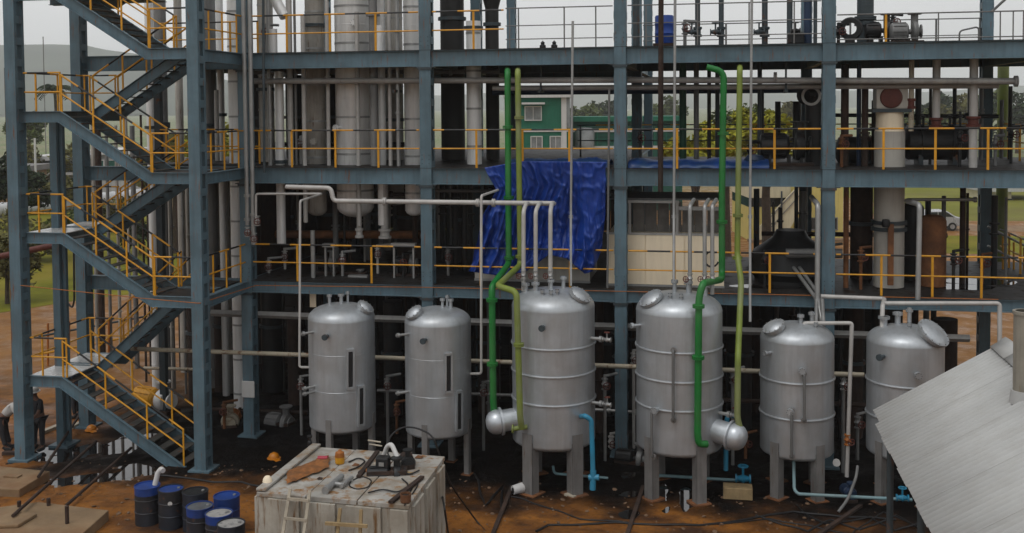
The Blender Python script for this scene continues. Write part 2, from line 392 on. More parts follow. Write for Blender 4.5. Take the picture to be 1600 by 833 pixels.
# ------------------------------------------------------------------ the steel frame
Z2, Z3, Z4 = 4.6, 7.9, 11.2
CXS = [-13.28+5.44*i for i in range(6)]
COLTOP = 15.4
def column(parent, X, Y, z0=0, z1=COLTOP, w=.32, dz=.58, base=True):
    h = w/2; b = B()
    for s in (-1, 1):
        ya, yb = Y+s*.205, Y+s*.18
        b.bx(X-h, X+h, ya, yb, z0, z1)
        for q in (-1, 1): b.bx(X+q*h, X+q*(h-.02), yb, Y+s*.10, z0, z1)
    if base: b.bx(X-.3, X+.3, Y-.32, Y+.32, z0-.1, z0+.04)
    c = b.o('column', 'blue_steel', parent, smooth=False)
    n = int((z1-z0-.4)/dz); first = True
    for q in (-1, 1):
        me = B().bx(-.005, .005, -.178, .178, 0, .2)
        src = None
        for i in range(n):
            p = Vector((X+q*(h+.006), Y, z0+.35+i*dz))
            if src is None:
                bb = B(); bb.bx(p.x-.005, p.x+.005, Y-.176, Y+.176, p.z, p.z+.2)
                src = bb.o('batten', 'blue_steel', c, smooth=False); sp = p
            else:
                k = src.copy(); COL.objects.link(k); k.parent = c; k.location = src.location + (p-sp)
    return c
def ibeam(parent, p, q, depth, fl=.18, m='blue_steel', name='beam'):
    """top of the beam runs p to q"""
    p, q = Vector(p), Vector(q); dn = Vector((0,0,1)); b = B()
    b.bar(p-dn*.009, q-dn*.009, fl, .018); b.bar(p-dn*(depth-.009), q-dn*(depth-.009), fl, .018)
    b.bar(p-dn*depth/2, q-dn*depth/2, .016, depth-.036)
    return b.o(name, m, parent, smooth=False)
FR = thing('process_structure', 'blue-grey steel process structure of columns, beams and three decks', 'structure', (0,3,0))
for X in CXS: column(FR, X, 0)
for X in CXS: column(FR, X, 6.5, base=True)
for X in CXS[:3]: column(FR, X, 13)  # third row added to carry rear decks that darken the left bays
for X in CXS:
    for zf, dep in ((Z2,.33),(Z3,.45),(Z4,.45)):
        B().bx(X-.20, X+.20, -.235, -.208, zf-dep-.10, zf-dep-.03).o('seat_bracket', 'dark_steel', FR, smooth=False)
        for q in (-1, 1): B().bx(X+q*.172, X+q*.30, -.19, -.02, zf-dep-.04, zf-dep-.016).o('seat_bracket', 'dark_steel', FR, smooth=False)
        b = B()
        for zz in (.12,.24,.36): 
            for q in (-.1,.1): b.cyl((X+q,-.206,zf+zz), (X+q,-.222,zf+zz), .016, 6)
        b.o('bolts', 'dark_steel', FR, kind='stuff'); B().bx(X-.13, X+.13, -.213, -.206, zf+.06, zf+.42).o('splice_plate', 'blue_steel', FR, smooth=False)
for zf, dep in ((Z2,.33),(Z3,.45),(Z4,.45)):
    zt = zf-.014
    for i in range(5):
        a, c = CXS[i]+.165, CXS[i+1]-.165
        for Y in (-.10, 6.5) + ((13,) if i < 2 else ()): ibeam(FR, (a,Y,zt), (c,Y,zt), dep)
        for k in range(1, 6):
            X = CXS[i]+5.44*k/6; ibeam(FR, (X,.01,zt), (X,6.39,zt), .2, .1, 'dark_steel', 'joist')
        if zf == Z2:                                  # floor plates one can tell apart
            src = None
            for u in range(4):
                for v in range(5):
                    x0 = CXS[i]+1.36*u; y0 = -.20+1.36*v; p = Vector((x0, y0, zf+random.uniform(-.004,.001)))
                    if src is None:
                        src = B().bx(x0+.004, x0+1.356, y0+.004, y0+1.356, p.z-.012, p.z).o('deck_plate', 'deck', FR, smooth=False); sp = p
                    else:
                        k = src.copy(); COL.objects.link(k); k.parent = FR; k.location = p-sp
        else: B().bx(CXS[i]+.003, CXS[i+1]-.003, -.21, 6.62, zf-.012, zf).o('deck_plate', 'deck', FR, smooth=False)
        if i < 2: B().bx(CXS[i]+.003, CXS[i+1]-.003, 6.625, 13.1, zf-.012, zf).o('deck_plate', 'deck', FR, smooth=False)  # rear deck, added for darkness behind the left bays
    for j, X in enumerate(CXS):
        ibeam(FR, (X,.215,zt-.002), (X,6.28,zt-.002), dep)
        if j < 3: ibeam(FR, (X,6.72,zt-.002), (X,12.78,zt-.002), dep)
# ------------------------------------------------------------------ railings
def striped(path, r, parent, band=.62, start=0.0, cols=('yellow','black'), name='top_rail'):
    P = [Vector(p) for p in path]; pts = [P[0]]; flags = []; d = start
    for i in range(len(P)-1):
        a, c = P[i], P[i+1]; ln_ = (c-a).length; t = 0.0
        while t < ln_-1e-4:
            rest = band-(d % band); st = min(rest, ln_-t)
            if ln_-t-st < .02: st = ln_-t
            flags.append(int(d/band) % 2); t += st; d += st+1e-6; pts.append(a.lerp(c, t/ln_))
    b = B(); seg = 6; b.tube(pts, r, seg)
    o = b.o(name, cols[0], parent); o.data.materials.append(M[cols[1]])
    for i, fl in enumerate(flags):
        for k in range(seg): o.data.polygons[i*seg+k].material_index = fl
    return o
def rail(path, parent, posts, h=1.06, mid=(.54,), cols=('yellow','black'), pm='yellow', r=.026, pr_=.03, start=0.0, band=.62):
    """path: walking line at deck level; posts: distances along it"""
    P = [Vector(p) for p in path]; U = Vector((0,0,1))
    striped([p+U*h for p in P], r, parent, band, start, cols)
    for m_ in mid: B().pipe([p+U*m_ for p in P], r*.85, 6).o('mid_rail', pm, parent)
    def along(d):
        for i in range(len(P)-1):
            l = (P[i+1]-P[i]).length
            if d <= l or i == len(P)-2: return P[i].lerp(P[i+1], min(1, d/l))
            d -= l
    for d in posts:
        p = along(d); b = B(); b.bx(p.x-pr_, p.x+pr_, p.y-.012, p.y+.012, p.z, p.z+h); b.bx(p.x-pr_*.4, p.x+pr_*.4, p.y, p.y+.04, p.z, p.z+h)
        b.o('post', pm, parent, smooth=False)
def guard(label, x0, x1, z, posts_px=None, Y=-.12, group='yellow and black guard rails along the decks', **kw):
    t = thing('guard_rail', label, 'guard rail', ((x0+x1)/2, Y, z), group)
    posts = [at(px, 300, Y).x-x0 for px in posts_px] if posts_px else [.1+1.3*i for i in range(int((x1-x0)/1.3)+1)]
    rail([(x0,Y,z),(x1,Y,z)], t, posts, **kw); return t
g0 = .2
guard('yellow and black middle-deck guard rail in front of the widest pale vessel', CXS[0]+g0, CXS[1]-g0, Z3, (457,525,592))
guard('yellow and black middle-deck guard rail before the two black columns, above the tarp', CXS[1]+g0, CXS[2]-g0, Z3, (745,817,890), start=.3)
guard('yellow and black middle-deck guard rail in front of the green house and blue tarp roll', CXS[2]+g0, CXS[3]-g0, Z3, (1058,1210), start=.5)
guard('yellow and black middle-deck guard rail by the white vessel with the square head', CXS[3]+g0, CXS[4]-g0, Z3, (1380,1461,1543), start=.2)
guard('yellow and black lower-deck guard rail left, before the rusty header pipe', CXS[0]+g0, CXS[1]-g0, Z2, (463,579), start=.1, pm='yellow')
guard('yellow and black lower-deck guard rail in front of the hanging blue tarp', CXS[1]+g0, CXS[2]-g0, Z2, (750,890), start=.4)
guard('yellow and black lower-deck guard rail in front of the cream panelled cabin', CXS[2]+g0, CXS[3]-g0, Z2, (1054,1203), start=.1)
guard('yellow and black lower-deck guard rail at right, before the rusty domed tank', CXS[3]+g0, CXS[4]-g0, Z2, (1378,1458,1535), start=.5)
guard('yellow and black guard rail on the top deck before the tall pale vessels', CXS[0]+g0, CXS[1]-g0, Z4, (452,519,590), start=.2)
guard('yellow and black top-deck guard rail before the black columns against the sky', CXS[1]+g0, at(787,40,-.12).x, Z4, (742,), start=.5)
gg = 'thin grey rails on the top deck'
guard('thin grey three-bar rail on the top deck beside the black columns', at(790,40,-.12).x, CXS[2]-g0, Z4, (798,812,883,932), h=1.1, mid=(.62,.25), cols=('pipe_grey','pipe_grey'), pm='pipe_grey', r=.018, pr_=.018, group=gg)
guard('thin grey three-bar rail on the top deck by the blue drum', CXS[2]+g0, CXS[3]-g0, Z4, (1010,1090,1170,1240), h=1.1, mid=(.62,.25), cols=('pipe_grey','pipe_grey'), pm='pipe_grey', r=.018, pr_=.018, group=gg)
t = guard('grey rail on the top deck at right before the pump silhouettes, one yellow post', CXS[3]+g0, CXS[4]+2, Z4, (1464,1560,1580,1596), h=.72, mid=(.08,), cols=('pipe_grey','pipe_grey'), pm='pipe_grey', r=.02, pr_=.014, group=gg)
p = at(1384, 60, -.12); B().bx(p.x-.03, p.x+.03, -.13, -.11, Z4, Z4+.72).o('post', 'yellow', t, smooth=False, label='yellow rail post')
# back rails of the decks
guard('dark far-side rail of the top deck behind the blue drum', CXS[2]+g0, CXS[4], Z4, Y=6.55, cols=('pipe_grey','pipe_grey'), pm='pipe_grey', r=.02, group='far-side deck rails')
guard('yellow and black far-side rail of the middle deck, before the green house', CXS[2]-2, CXS[4], Z3, Y=6.55, cols=('dark_steel','yellow'), pm='dark_steel', r=.022, group='far-side deck rails')

# ------------------------------------------------------------------ stair tower
XL, XR, YF = -18.6, CXS[0], -3.0
TW = thing('stair_tower', 'blue-grey steel stair tower with zigzag flights and yellow handrails at left', 'stair tower', ((XL+XR)/2, -1.5, 0))
column(TW, XL, YF); column(TW, XR, YF); column(TW, XL, 0)
column(TW, XL+.35, YF+1.3, 0, 9.4, .22, 90)          # slim brown-stained post behind the left column
for zf, dep in ((Z2,.30),(Z3,.30),(Z4,.33),(14.5,.3)):
    ibeam(TW, (XL+.165,.10,zf-.002), (XR-.165,.10,zf-.002), dep+.12); ibeam(TW, (XR,YF+.215,zf-.014), (XR,-.215,zf-.014), dep)
def ribbon(path, depth, y, th, m, parent, name='stringer', fl=.09):
    P = [Vector((p[0], p[1])) for p in path]; n = len(P); b = B(); tops = []; bots = []
    for i in range(n):
        d1 = (P[i]-P[i-1]).normalized() if i else (P[1]-P[0]).normalized(); d2 = (P[i+1]-P[i]).normalized() if i < n-1 else d1
        nn = Vector((-(d1+d2).y, (d1+d2).x)).normalized(); nn = nn if nn.y > 0 else -nn
        k = 1/max(.5, nn.dot(Vector((-d1.y, d1.x)) if d1.x > 0 else Vector((d1.y, -d1.x))))
        tops.append(P[i]); bots.append(P[i]-nn*depth*abs(k))
    def strip(A, C, y0, y1):
        vs = []
        for (a, c) in zip(A, C): vs += [(a.x,y0,a.y),(a.x,y1,a.y),(c.x,y1,c.y),(c.x,y0,c.y)]
        fs = [(0,1,2,3), (4*n-1,4*n-2,4*n-3,4*n-4)]
        for i in range(n-1):
            o = 4*i
            for k in range(4): fs.append((o+k, o+4+k, o+4+(k+1) % 4, o+(k+1) % 4))
        b.add(vs, fs)
    strip(tops, bots, y-th/2, y+th/2)
    e = [Vector((0,.016))]*n
    strip([t_+e[0] for t_ in tops], tops, y-fl/2-.03, y+fl/2-.03); strip(bots, [c-e[0] for c in bots], y-fl/2-.03, y+fl/2-.03)
    return b.o(name, m, parent, smooth=False)
def flight(xa, za, xb, zb, y0, y1, ext_a, ext_b, parent, n=9):
    """from (xa,za) left to (xb,zb) right; strings run on level at the landings"""
    pa = [(ext_a, za), (xa, za), (xb, zb), (ext_b, zb)]
    for y in (y0, y1): ribbon(pa, .27, y, .012, 'blue_steel', parent)
    src = None
    for i in range(n):
        t = (i+.5)/n; x = xa+(xb-xa)*t; z = za+(zb-za)*t-.04; p = Vector((x, 0, z))
        if src is None: src = B().bx(x-.13, x+.13, y0+.05, y1-.05, z-.03, z).o('tread', 'tread', parent, smooth=False); sp = p
        else:
            k = src.copy(); COL.objects.link(k); k.parent = parent; k.location = p-sp
    lv = [(xa,za),(xb,zb)]
    ln_ = math.hypot(xb-xa, zb-za)
    for y, st in ((y0-.02, 0), (y1+.02, .3)):
        rail([(xa,y,za),(xb,y,zb)], parent, [.02, ln_*.36, ln_*.70, ln_-.02], h=1.0, mid=(.5,), start=st, pr_=.022, r=.026)
levels = [(0, 2.3, Z2), (Z2, 6.25, Z3), (Z3, 9.55, Z4), (Z4, 12.85, 14.5)]
XM, XB = -17.25, -14.62
for k, (za, zm, zb) in enumerate(levels):
    if k == 0: flight(-17.4, zm, -13.85, 0.02, -2.95, -1.65, XL+.2, -13.80, TW, 12)
    else: flight(XM, zm, XB, za, -2.95, -1.65, XL+.2, XR-.18, TW)
    flight(XM, zm, XB, zb, -1.45, -.2, XL+.2, XR-.18, TW, 12 if k == 0 else 9)
    m_ = 'landing_sheen' if k in (0, 1) else 'deck'
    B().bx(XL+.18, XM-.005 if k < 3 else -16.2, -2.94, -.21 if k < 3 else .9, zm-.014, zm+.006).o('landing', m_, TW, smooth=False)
    rail([(XM,-2.97,zm),(XL+.25,-2.97,zm),(XL+.25,-.22,zm),(XM,-.22,zm)], TW, [.02,.75,1.6,2.6,3.9,4.9], start=.25, pr_=.02)
    if k: B().bx(XB+.005, XR-.17, -2.94, -.21, za-.014, za+.006).o('landing', 'deck', TW, smooth=False)
    if k:
        rail([(XB,-2.97,za),(XR-.2,-2.97,za)], TW, [.02], start=.1, pr_=.02)
        rail([(XR,-2.75,za),(XR,-.25,za)], TW, [.5,1.3,2.2], start=.4, pr_=.02)
# ------------------------------------------------------------------ the six silver tanks
def oncyl(px, py, c, r):
    """where the photograph's point lies on the upright cylinder"""
    d = ray(px, py); o = CAM-Vector((c[0], c[1], 0)); a = d.x*d.x+d.y*d.y; b_ = 2*(o.x*d.x+o.y*d.y); q = o.x*o.x+o.y*o.y-r*r
    D = b_*b_-4*a*q
    if D < 0: D = 0
    return CAM + d*((-b_-math.sqrt(D))/(2*a))
def flangeT(b, p, ax, r, th=.03, seg=16): ax = Vector(ax).normalized(); b.cyl(Vector(p)-ax*th/2, Vector(p)+ax*th/2, r, seg)
def nozzle(parent, p, ax, ln_=.22, r=.05, m='silver', blind=True, name='nozzle'):
    p = Vector(p); ax = Vector(ax).normalized(); b = B()
    b.cyl(p-ax*.06, p+ax*ln_, r, 12); flangeT(b, p+ax*ln_*.8, ax, r*1.75)
    if blind: flangeT(b, p+ax*(ln_*.8+.035), ax, r*1.75)
    o = b.o(name, m, parent)
    bb = B()
    u = Vector((0,0,1)) if abs(ax.z) < .8 else Vector((1,0,0)); a = ax.cross(u).normalized(); u = a.cross(ax)
    for k in range(8):
        t = k*math.pi/4; q = p+ax*(ln_*.8)+(a*math.cos(t)+u*math.sin(t))*r*1.45; bb.cyl(q-ax*.03, q+ax*.06, .009, 6)
    bb.o('bolts', 'dark_steel', o, kind='stuff'); return o
def valve(parent, p, ax, m='galv', s=1.0, name='valve', wheel='red_brown', up_=(0,0,1)):
    p = Vector(p); ax = Vector(ax).normalized(); U = Vector(up_)
    b = B(); b.lathe(p-ax*.12*s, [(0,0),(.07*s,0),(.07*s,.025*s),(.04*s,.03*s),(.055*s,.09*s),(.075*s,.12*s),(.055*s,.15*s),(.04*s,.21*s),(.07*s,.215*s),(.07*s,.24*s),(0,.24*s)], 12, ax)
    side = U if abs(ax.dot(U)) < .9 else Vector((0,-1,0))
    b.cyl(p, p+side*.2*s, .018*s, 8); o = b.o(name, m, parent)
    w = B(); ring = []
    a = side.cross(ax).normalized(); c = side.cross(a)
    for k in range(15): t = 2*math.pi*k/14; ring.append(p+side*.2*s+(a*math.cos(t)+c*math.sin(t))*.075*s)
    w.tube(ring, .011*s, 6, False); w.bar(p+side*.2*s-a*.07*s, p+side*.2*s+a*.07*s, .012*s, .012*s); w.bar(p+side*.2*s-c*.07*s, p+side*.2*s+c*.07*s, .012*s, .012*s)
    w.o('handwheel', wheel, o); return o
TANKS = {}
def tank(i, label, px, wpx, yt, yb, Yc, bands, legs, man, legw=.24):
    X = at(px, 600, Yc).x; D = wpx*mpp((X, Yc, 3)); r = D/2
    zt, zb = at(px, yt, Yc-r).z, at(px, yb, Yc-r).z+.04
    t = thing('storage_tank', label, 'tank', (X, Yc, 0), 'silver tanks on legs in a row')
    hh = .21*D
    prof = [(0, zb-.11*D)] + [(r*math.sin(a), zb-.11*D*math.cos(a)) for a in [R(q) for q in (25,45,62,76,86)]] + [(r, zb+.02), (r, zt)]
    B().lathe((X,Yc,0), prof, 48).o('shell', 'silver', t, ang=50)
    hp = [(r+.004, zt-.015), (r+.004, zt+.004)] + [((r)*math.cos(R(q))**.8, zt+.004+hh*math.sin(R(q))) for q in (6,14,24,36,50,64,78)] + [(0, zt+hh)]
    B().lathe((X,Yc,0), hp, 48).o('domed_head', 'silver', t, ang=50)
    for y in bands:
        z = at(px, y, Yc-r).z
        B().lathe((X,Yc,z), [(r-.005,-.026),(r+.026,-.024),(r+.034,-.008),(r+.034,.008),(r+.026,.024),(r-.005,.026)], 48).o('weld_band', 'silver', t)
    for zz in (zb+(zt-zb)*.36, zb+(zt-zb)*.7):
        if not bands: B().lathe((X,Yc,zz), [(r-.004,-.012),(r+.005,0),(r-.004,.012)], 48).o('weld_seam', 'silver', t)
    fd = Vector((CAM.x-X, CAM.y-Yc, 0)).normalized(); rd = Vector((-fd.y, fd.x, 0))
    for a in legs:
        d = fd*math.cos(R(a)) + rd*math.sin(R(a)); c = Vector((X,Yc,0))+d*(r-legw*.42); tn = Vector((-d.y, d.x, 0))
        b = B(); ztop = zb+.32; h = legw/2
        b.bar(c+d*h+Vector((0,0,.03)), c+d*h+Vector((0,0,ztop)), legw, .016, d); b.bar(c-d*h*.6+Vector((0,0,.03)), c-d*h*.6+Vector((0,0,zb+.05)), legw, .016, d)
        b.bar(c-tn*h*.95+Vector((0,0,.03)), c-tn*h*.95+Vector((0,0,zb+.1)), .016, legw*.78, d); b.bar(c+tn*h*.95+Vector((0,0,.03)), c+tn*h*.95+Vector((0,0,zb+.1)), .016, legw*.78, d)
        l_ = b.o('leg', 'silver_leg', t, smooth=False)
        f = B(); f.bar(c+Vector((0,0,-.04)), c+Vector((0,0,.03)), legw*1.7, legw*1.7, d); f.o('foot_plate', 'rust', l_, smooth=False)
    # manway on the dome
    a, tilt, rm, op = man
    d = fd*math.cos(R(a)) + rd*math.sin(R(a)); ax = (d*math.sin(R(tilt))+Vector((0,0,1))*math.cos(R(tilt))).normalized()
    p = Vector((X,Yc,zt+hh*.38))+d*r*.66
    b = B(); b.cyl(p-ax*.15, p+ax*.20, rm, 24); flangeT(b, p+ax*.20, ax, rm*1.2, .03, 24); m_ = b.o('manway', 'silver', t)
    b = B(); q = p+ax*(.235)
    hinge = d.cross(ax).normalized(); ax2 = (Matrix.Rotation(R(op), 3, hinge) @ ax) if op else ax
    q2 = q + (ax2-ax)*rm*.5
    flangeT(b, q2, ax2, rm*1.2, .03, 24); b.lathe(q2+ax2*.015, [(rm,0),(rm*.8,.04),(rm*.4,.07),(0,.08)], 24, ax2); b.o('lid', 'silver', m_)
    bb = B()
    e1 = ax.cross(Vector((0,0,1))).normalized(); e2 = e1.cross(ax)
    for k in range(12):
        tt = k*math.pi/6; c = p+ax*.2+(e1*math.cos(tt)+e2*math.sin(tt))*rm*1.1; bb.cyl(c-ax*.04, c+ax*.08, .012, 6)
    bb.o('bolts', 'galv', m_, kind='stuff')
    TANKS[i] = (t, X, Yc, r, zt, zb, hh, fd, rd); return t
def topnoz(i, specs):
    t, X, Yc, r, zt, zb, hh, fd, rd = TANKS[i]
    for (u, v, rr, ln_) in specs:
        p = Vector((X,Yc,0))+rd*u*r+fd*v*r; q = math.sqrt(max(0, 1-(u*u+v*v)))**.9; nozzle(t, (p.x, p.y, zt+hh*q), (0,0,1), ln_, rr)
def sidenoz(i, px, py, r_=.05, ln_=.2, m='silver'):
    t, X, Yc, r, *_ = TANKS[i]; p = oncyl(px, py, (X,Yc), r); return nozzle(t, p, (p.x-X, p.y-Yc, 0), ln_, r_, m)
def slot(i, px, y0, y1, w=.10):
    t, X, Yc, r, *_ = TANKS[i]; p, q = oncyl(px, y0, (X,Yc), r), oncyl(px, y1, (X,Yc), r); n = Vector((p.x-X, p.y-Yc, 0)).normalized(); s = Vector((-n.y, n.x, 0))
    b = B()
    for k in (-1, 1): b.bar(p+s*k*w*.85+n*.03, q+s*k*w*.85+n*.03, .05, .08, n)
    for e in (p, q): b.bar(e-s*w+n*.03, e+s*w+n*.03, .06, .08, n)
    fr = b.o('sight_glass', 'silver', t, smooth=False)
    B().bar(p+n*.025, q+n*.025, w*1.25, .03, n).o('glass', 'black', fr, smooth=False)
def gauge(i, px, y0, y1, m='pipe_grey', r_=.035, off=.16):
    t, X, Yc, r, *_ = TANKS[i]; p, q = oncyl(px, y0, (X,Yc), r), oncyl(px, y1, (X,Yc), r); n = Vector((p.x-X, p.y-Yc, 0)).normalized()
    b = B(); b.pipe([p, p+n*off, q+n*off, q], r_, 8, .05); o = b.o('level_gauge', m, t)
    c = B(); flangeT(c, p+n*off*.6, n, r_*2); flangeT(c, q+n*off*.6, n, r_*2); c.o('flange', 'silver_leg', o); 
tank(1, 'silver tank on legs with two black slit gauges, leftmost of the row', 535, 103, 507, 679, -2.1, (), (-25,65,155,-115), (62,38,.2,0), .15)
tank(2, 'silver tank on legs with two black slit gauges, second from left, behind the concrete pit', 685, 103, 513, 687, -2.1, (), (-25,65,155,-115), (-60,38,.2,0), .15)
tank(3, 'large silver tank with three weld bands and capped side branch at its left', 865, 129, 490, 705, -2.5, (548,591,636), (-38,33,142,-147), (55,35,.24,0), .30)
tank(4, 'large silver tank with three weld bands and capped side branch at its right', 1061, 133, 497, 714, -2.45, (553,599,644), (-43,30,142,-147), (-55,35,.26,0), .26)
tank(5, 'silver tank with two weld bands left of the fibre-cement roof, fifth from left', 1245, 112, 540, 720, -2.0, (601,658), (-35,38,145,-142), (-52,30,.24,0), .24)
tank(6, 'rightmost silver tank, partly hidden by the fibre-cement roof, wide lid on top', 1414, 115, 545, 722, -2.0, (607,661), (-40,35,145,-142), (58,42,.34,0), .20)
topnoz(1, [(-.35,.0,.04,.28),(.0,-.1,.05,.25),(.2,-.3,.035,.3)]); topnoz(2, [(.15,-.1,.04,.22),(.4,.0,.045,.25),(.3,-.4,.035,.3)])
topnoz(3, [(-.66,.0,.06,.22),(-.42,.2,.06,.22),(-.05,.15,.05,.25),(.25,-.1,.05,.3),(.1,.55,.03,.1),(-.25,.55,.03,.1),(-.05,.62,.03,.1)])
topnoz(4, [(-.1,.0,.05,.3),(.22,.05,.06,.3),(.6,.0,.07,.3),(-.2,.55,.03,.1),(.05,.6,.03,.1)])
topnoz(5, [(.1,.0,.05,.2),(.4,-.1,.05,.3),(.5,.3,.03,.1)]); topnoz(6, [(-.55,.0,.08,.25),(-.2,-.2,.07,.3),(.1,.3,.03,.1),(.1,-.3,.05,.4)])
for i, px, py in ((1,512,525),(2,665,531),(3,849,511),(6,1381,557)): sidenoz(i, px, py, .045, .2, 'dark_steel')
sidenoz(5, 1204, 551, .04, .2); sidenoz(4, 1000, 508, .04, .25)
for i, px, py in ((1,489,519),(1,491,604),(1,491,612),(2,638,522),(2,638,612)): sidenoz(i, px, py, .035, .35, 'galv')
slot(1, 547, 547, 606); slot(1, 563, 604, 664); slot(2, 700, 553, 612); slot(2, 716, 612, 672)
gauge(4, 1053, 546, 655); gauge(4, 1024, 640, 712, 'pipe_grey'); gauge(5, 1255, 583, 655); gauge(5, 1238, 640, 712)
for i, px, py in ((5,1252,578),(5,1236,642),(6,1432,585),(4,1028,640)): sidenoz(i, px, py, .05, .16)
for i, px, ys in ((3,927,(527,627)),(4,1126,(641,))):
    t, X, Yc, r, zt, zb, hh, fd, rd = TANKS[i]
    for y in ys:
        p = at(px, y, Yc-.2); n = rd*.9+fd*.43; p = Vector((X,Yc,p.z))+n.normalized()*r; nozzle(t, p, n, .3, .045, 'galv'); valve(t, p+n.normalized()*.42, n, 'galv', .9)
# capped side branches
def branch(i, ang, y, rr, ln_, dz=-.1):
    t, X, Yc, r, zt, zb, hh, fd, rd = TANKS[i]
    n = fd*math.cos(R(ang))+rd*math.sin(R(ang)); n = (n+Vector((0,0,dz))).normalized(); z = at(px_of[i], y, Yc-r).z
    p = Vector((X,Yc,z))+Vector((n.x,n.y,0)).normalized()*(r-.22)
    b = B(); b.lathe(p, [(rr*.9,0),(rr*.9,ln_-.28),(rr,ln_-.27),(rr,ln_-.21),(rr*.92,ln_-.2)], 28, n); o = b.o('side_branch', 'silver_pale', t)
    B().lathe(p+n*(ln_-.2), [(rr,0),(rr*1.02,.05),(rr,.12),(rr*.9,.21),(rr*.7,.28),(rr*.4,.325),(0,.34)], 28, n).o('cap', 'silver_pale', o)
    B().lathe(p+n*(ln_-.25), [(rr*.9,-.02),(rr*1.16,-.02),(rr*1.16,.03),(rr*.9,.03)], 28, n).o('flange', 'silver_pale', o)
    return p, n
px_of = {3: 865, 4: 1061}
B3 = branch(3, -74, 668, .30, .80); B4 = branch(4, 60, 680, .315, .84)

# ------------------------------------------------------------------ pipework in front of the frame
def pipe_thing(name, label, path, r, m, group=None, seg=10, bend=None, flanges=(), cat='pipe', fm=None, clamps=()):
    P = fillet(path, bend or max(r*2.2, .08)); b = B(); b.tube(P, r, seg)
    if not flanges: return b.o(name, m, label=label, cat=cat, group=group)
    lo = min(P, key=lambda v: v.z); t = thing(name, label, cat, lo, group); b.o('pipe_run', m, t)
    for (p, ax) in flanges:
        q = B(); flangeT(q, p, ax, r*1.7, .035); flangeT(q, Vector(p)+Vector(ax).normalized()*.045, ax, r*1.7, .035); q.o('flange', fm or m, t)
    return t
Zax = (0,0,1)
# left pair
ga = at(797, 300, -.75)
e3 = B3[0]+B3[1]*.55
p1, p2 = at(795, 412, -.75), at(768.5, 448, -3.0)
pipe_thing('green_pipe', 'bright green pipe dropping past the blue tarp to the third tank\'s side branch', [at(793,108,1.2), at(793,112,-.7), p1, p2, (at(770.5,600,-3.0).x, -3.0, e3.z+.45), (at(771.5,650,-3.0).x, -2.95, e3.z+.16)], .085, 'green_pipe', 'green and olive pipe pairs', 14, .2, [(at(796,404,-.75), Zax), (at(793.5,200,-.75), Zax), (at(795,310,-.75), Zax), (at(768.5,470,-3.0), Zax), (at(769.5,570,-3.0), Zax)])
o1, o2, o3 = at(813, 414, -.85), at(777, 447, -3.25), at(808, 455, -3.55)
pipe_thing('olive_pipe', 'olive green pipe beside the bright green one, crossing the third tank\'s left side', [at(809,108,1.2), at(809,112,-.8), o1, o2, (o3.x, -3.62, o3.z), (at(812,560,-3.62).x, -3.62, e3.z+.3), (at(812,560,-3.62).x+.02, -3.5, e3.z-.02)], .078, 'olive_pipe', 'green and olive pipe pairs', 14, .18, [(at(811,185,-.85), Zax), (at(813,402,-.85), Zax), (at(810.5,540,-3.62), Zax)])
b = B(); q = Vector((at(812,560,-3.62).x+.02, -3.52, e3.z-.02)); b.cyl(q+Vector((-.22,0,-.02)), q+Vector((.12,.1,.02)), .06, 10); flangeT(b, q+Vector((-.22,0,-.02)), (1,0,0), .11)
tag(b.o('pipe_stub', 'olive_pipe'), 'short olive stub with flange at the foot of the olive pipe, left', 'pipe fitting')
# right pair
e4 = B4[0]+B4[1]*.45
a1, a2, a3 = at(1131, 112, -.8), at(1128, 428, -.95), at(1092, 446, -3.55)
pipe_thing('green_pipe', 'bright green pipe with pale hooked top running down to the fourth tank', [at(1104,105,-.8), a1, (at(1128,300,-.9).x, -.9, at(1128,300,-.9).z), a2, at(1127,437,-1.3), at(1098,443,-3.5), a3+Vector((0,0,-.3)), (at(1090,600,-3.6).x, -3.6, e4.z+.1), (at(1090,600,-3.6).x+.03, -3.6, e4.z-.12), (at(1090,600,-3.6).x+.22, -3.5, e4.z-.14)], .085, 'green_pipe', 'green and olive pipe pairs', 14, .22, [(at(1128,348,-.92), Zax), (at(1130,210,-.85), Zax), (at(1091,560,-3.58), Zax), (at(1091.5,480,-3.56), Zax)])
pipe_thing('olive_pipe', 'olive green pipe right of the fourth tank with a small kink', [at(1156,103,.6), at(1156,108,-.8), at(1152,398,-.9), at(1158,440,-1.5), at(1153,560,-3.1), at(1152,655,-3.2), (e4.x+.38, e4.y-.12, e4.z+.05)], .075, 'olive_pipe', 'green and olive pipe pairs', 14, .16, [(at(1153,338,-.9), Zax), (at(1152,404,-.92), Zax)])
# white manifold above the third tank
Ym = -1.4
pipe_thing('white_manifold', 'white pipe stepping down and running level above the tanks to three drops', [at(447,292,Ym), at(517,294,Ym), at(521,314,Ym), at(866,318,Ym)], .065, 'pipe_white', None, 12, .12, [(at(600,315,Ym),(1,0,0)), (at(745,317,Ym),(1,0,0)), (at(770,317,Ym),(1,0,0))])
for j, (xt, xb, w_) in enumerate(((826,818,'left'),(846,837,'middle'),(866,860,'right'))):
    t3 = TANKS[3]; yb_ = 425
    t = thing('drop_pipe', f'{w_} white drop pipe with valve from the manifold to the third tank', 'pipe', at(xb, 450, -2.5), 'white drops onto the third tank')
    B().pipe([at(xt,318,Ym), at(xt-4,319,-2.1), at(xb,330,-2.5), at(xb,455,-2.5)], .055, 10, .12).o('pipe_run', 'pipe_white', t)
    valve(t, at(xb, 430, -2.5), (0,0,1), 'galv', 1.0, up_=(-.5,-.8,0))
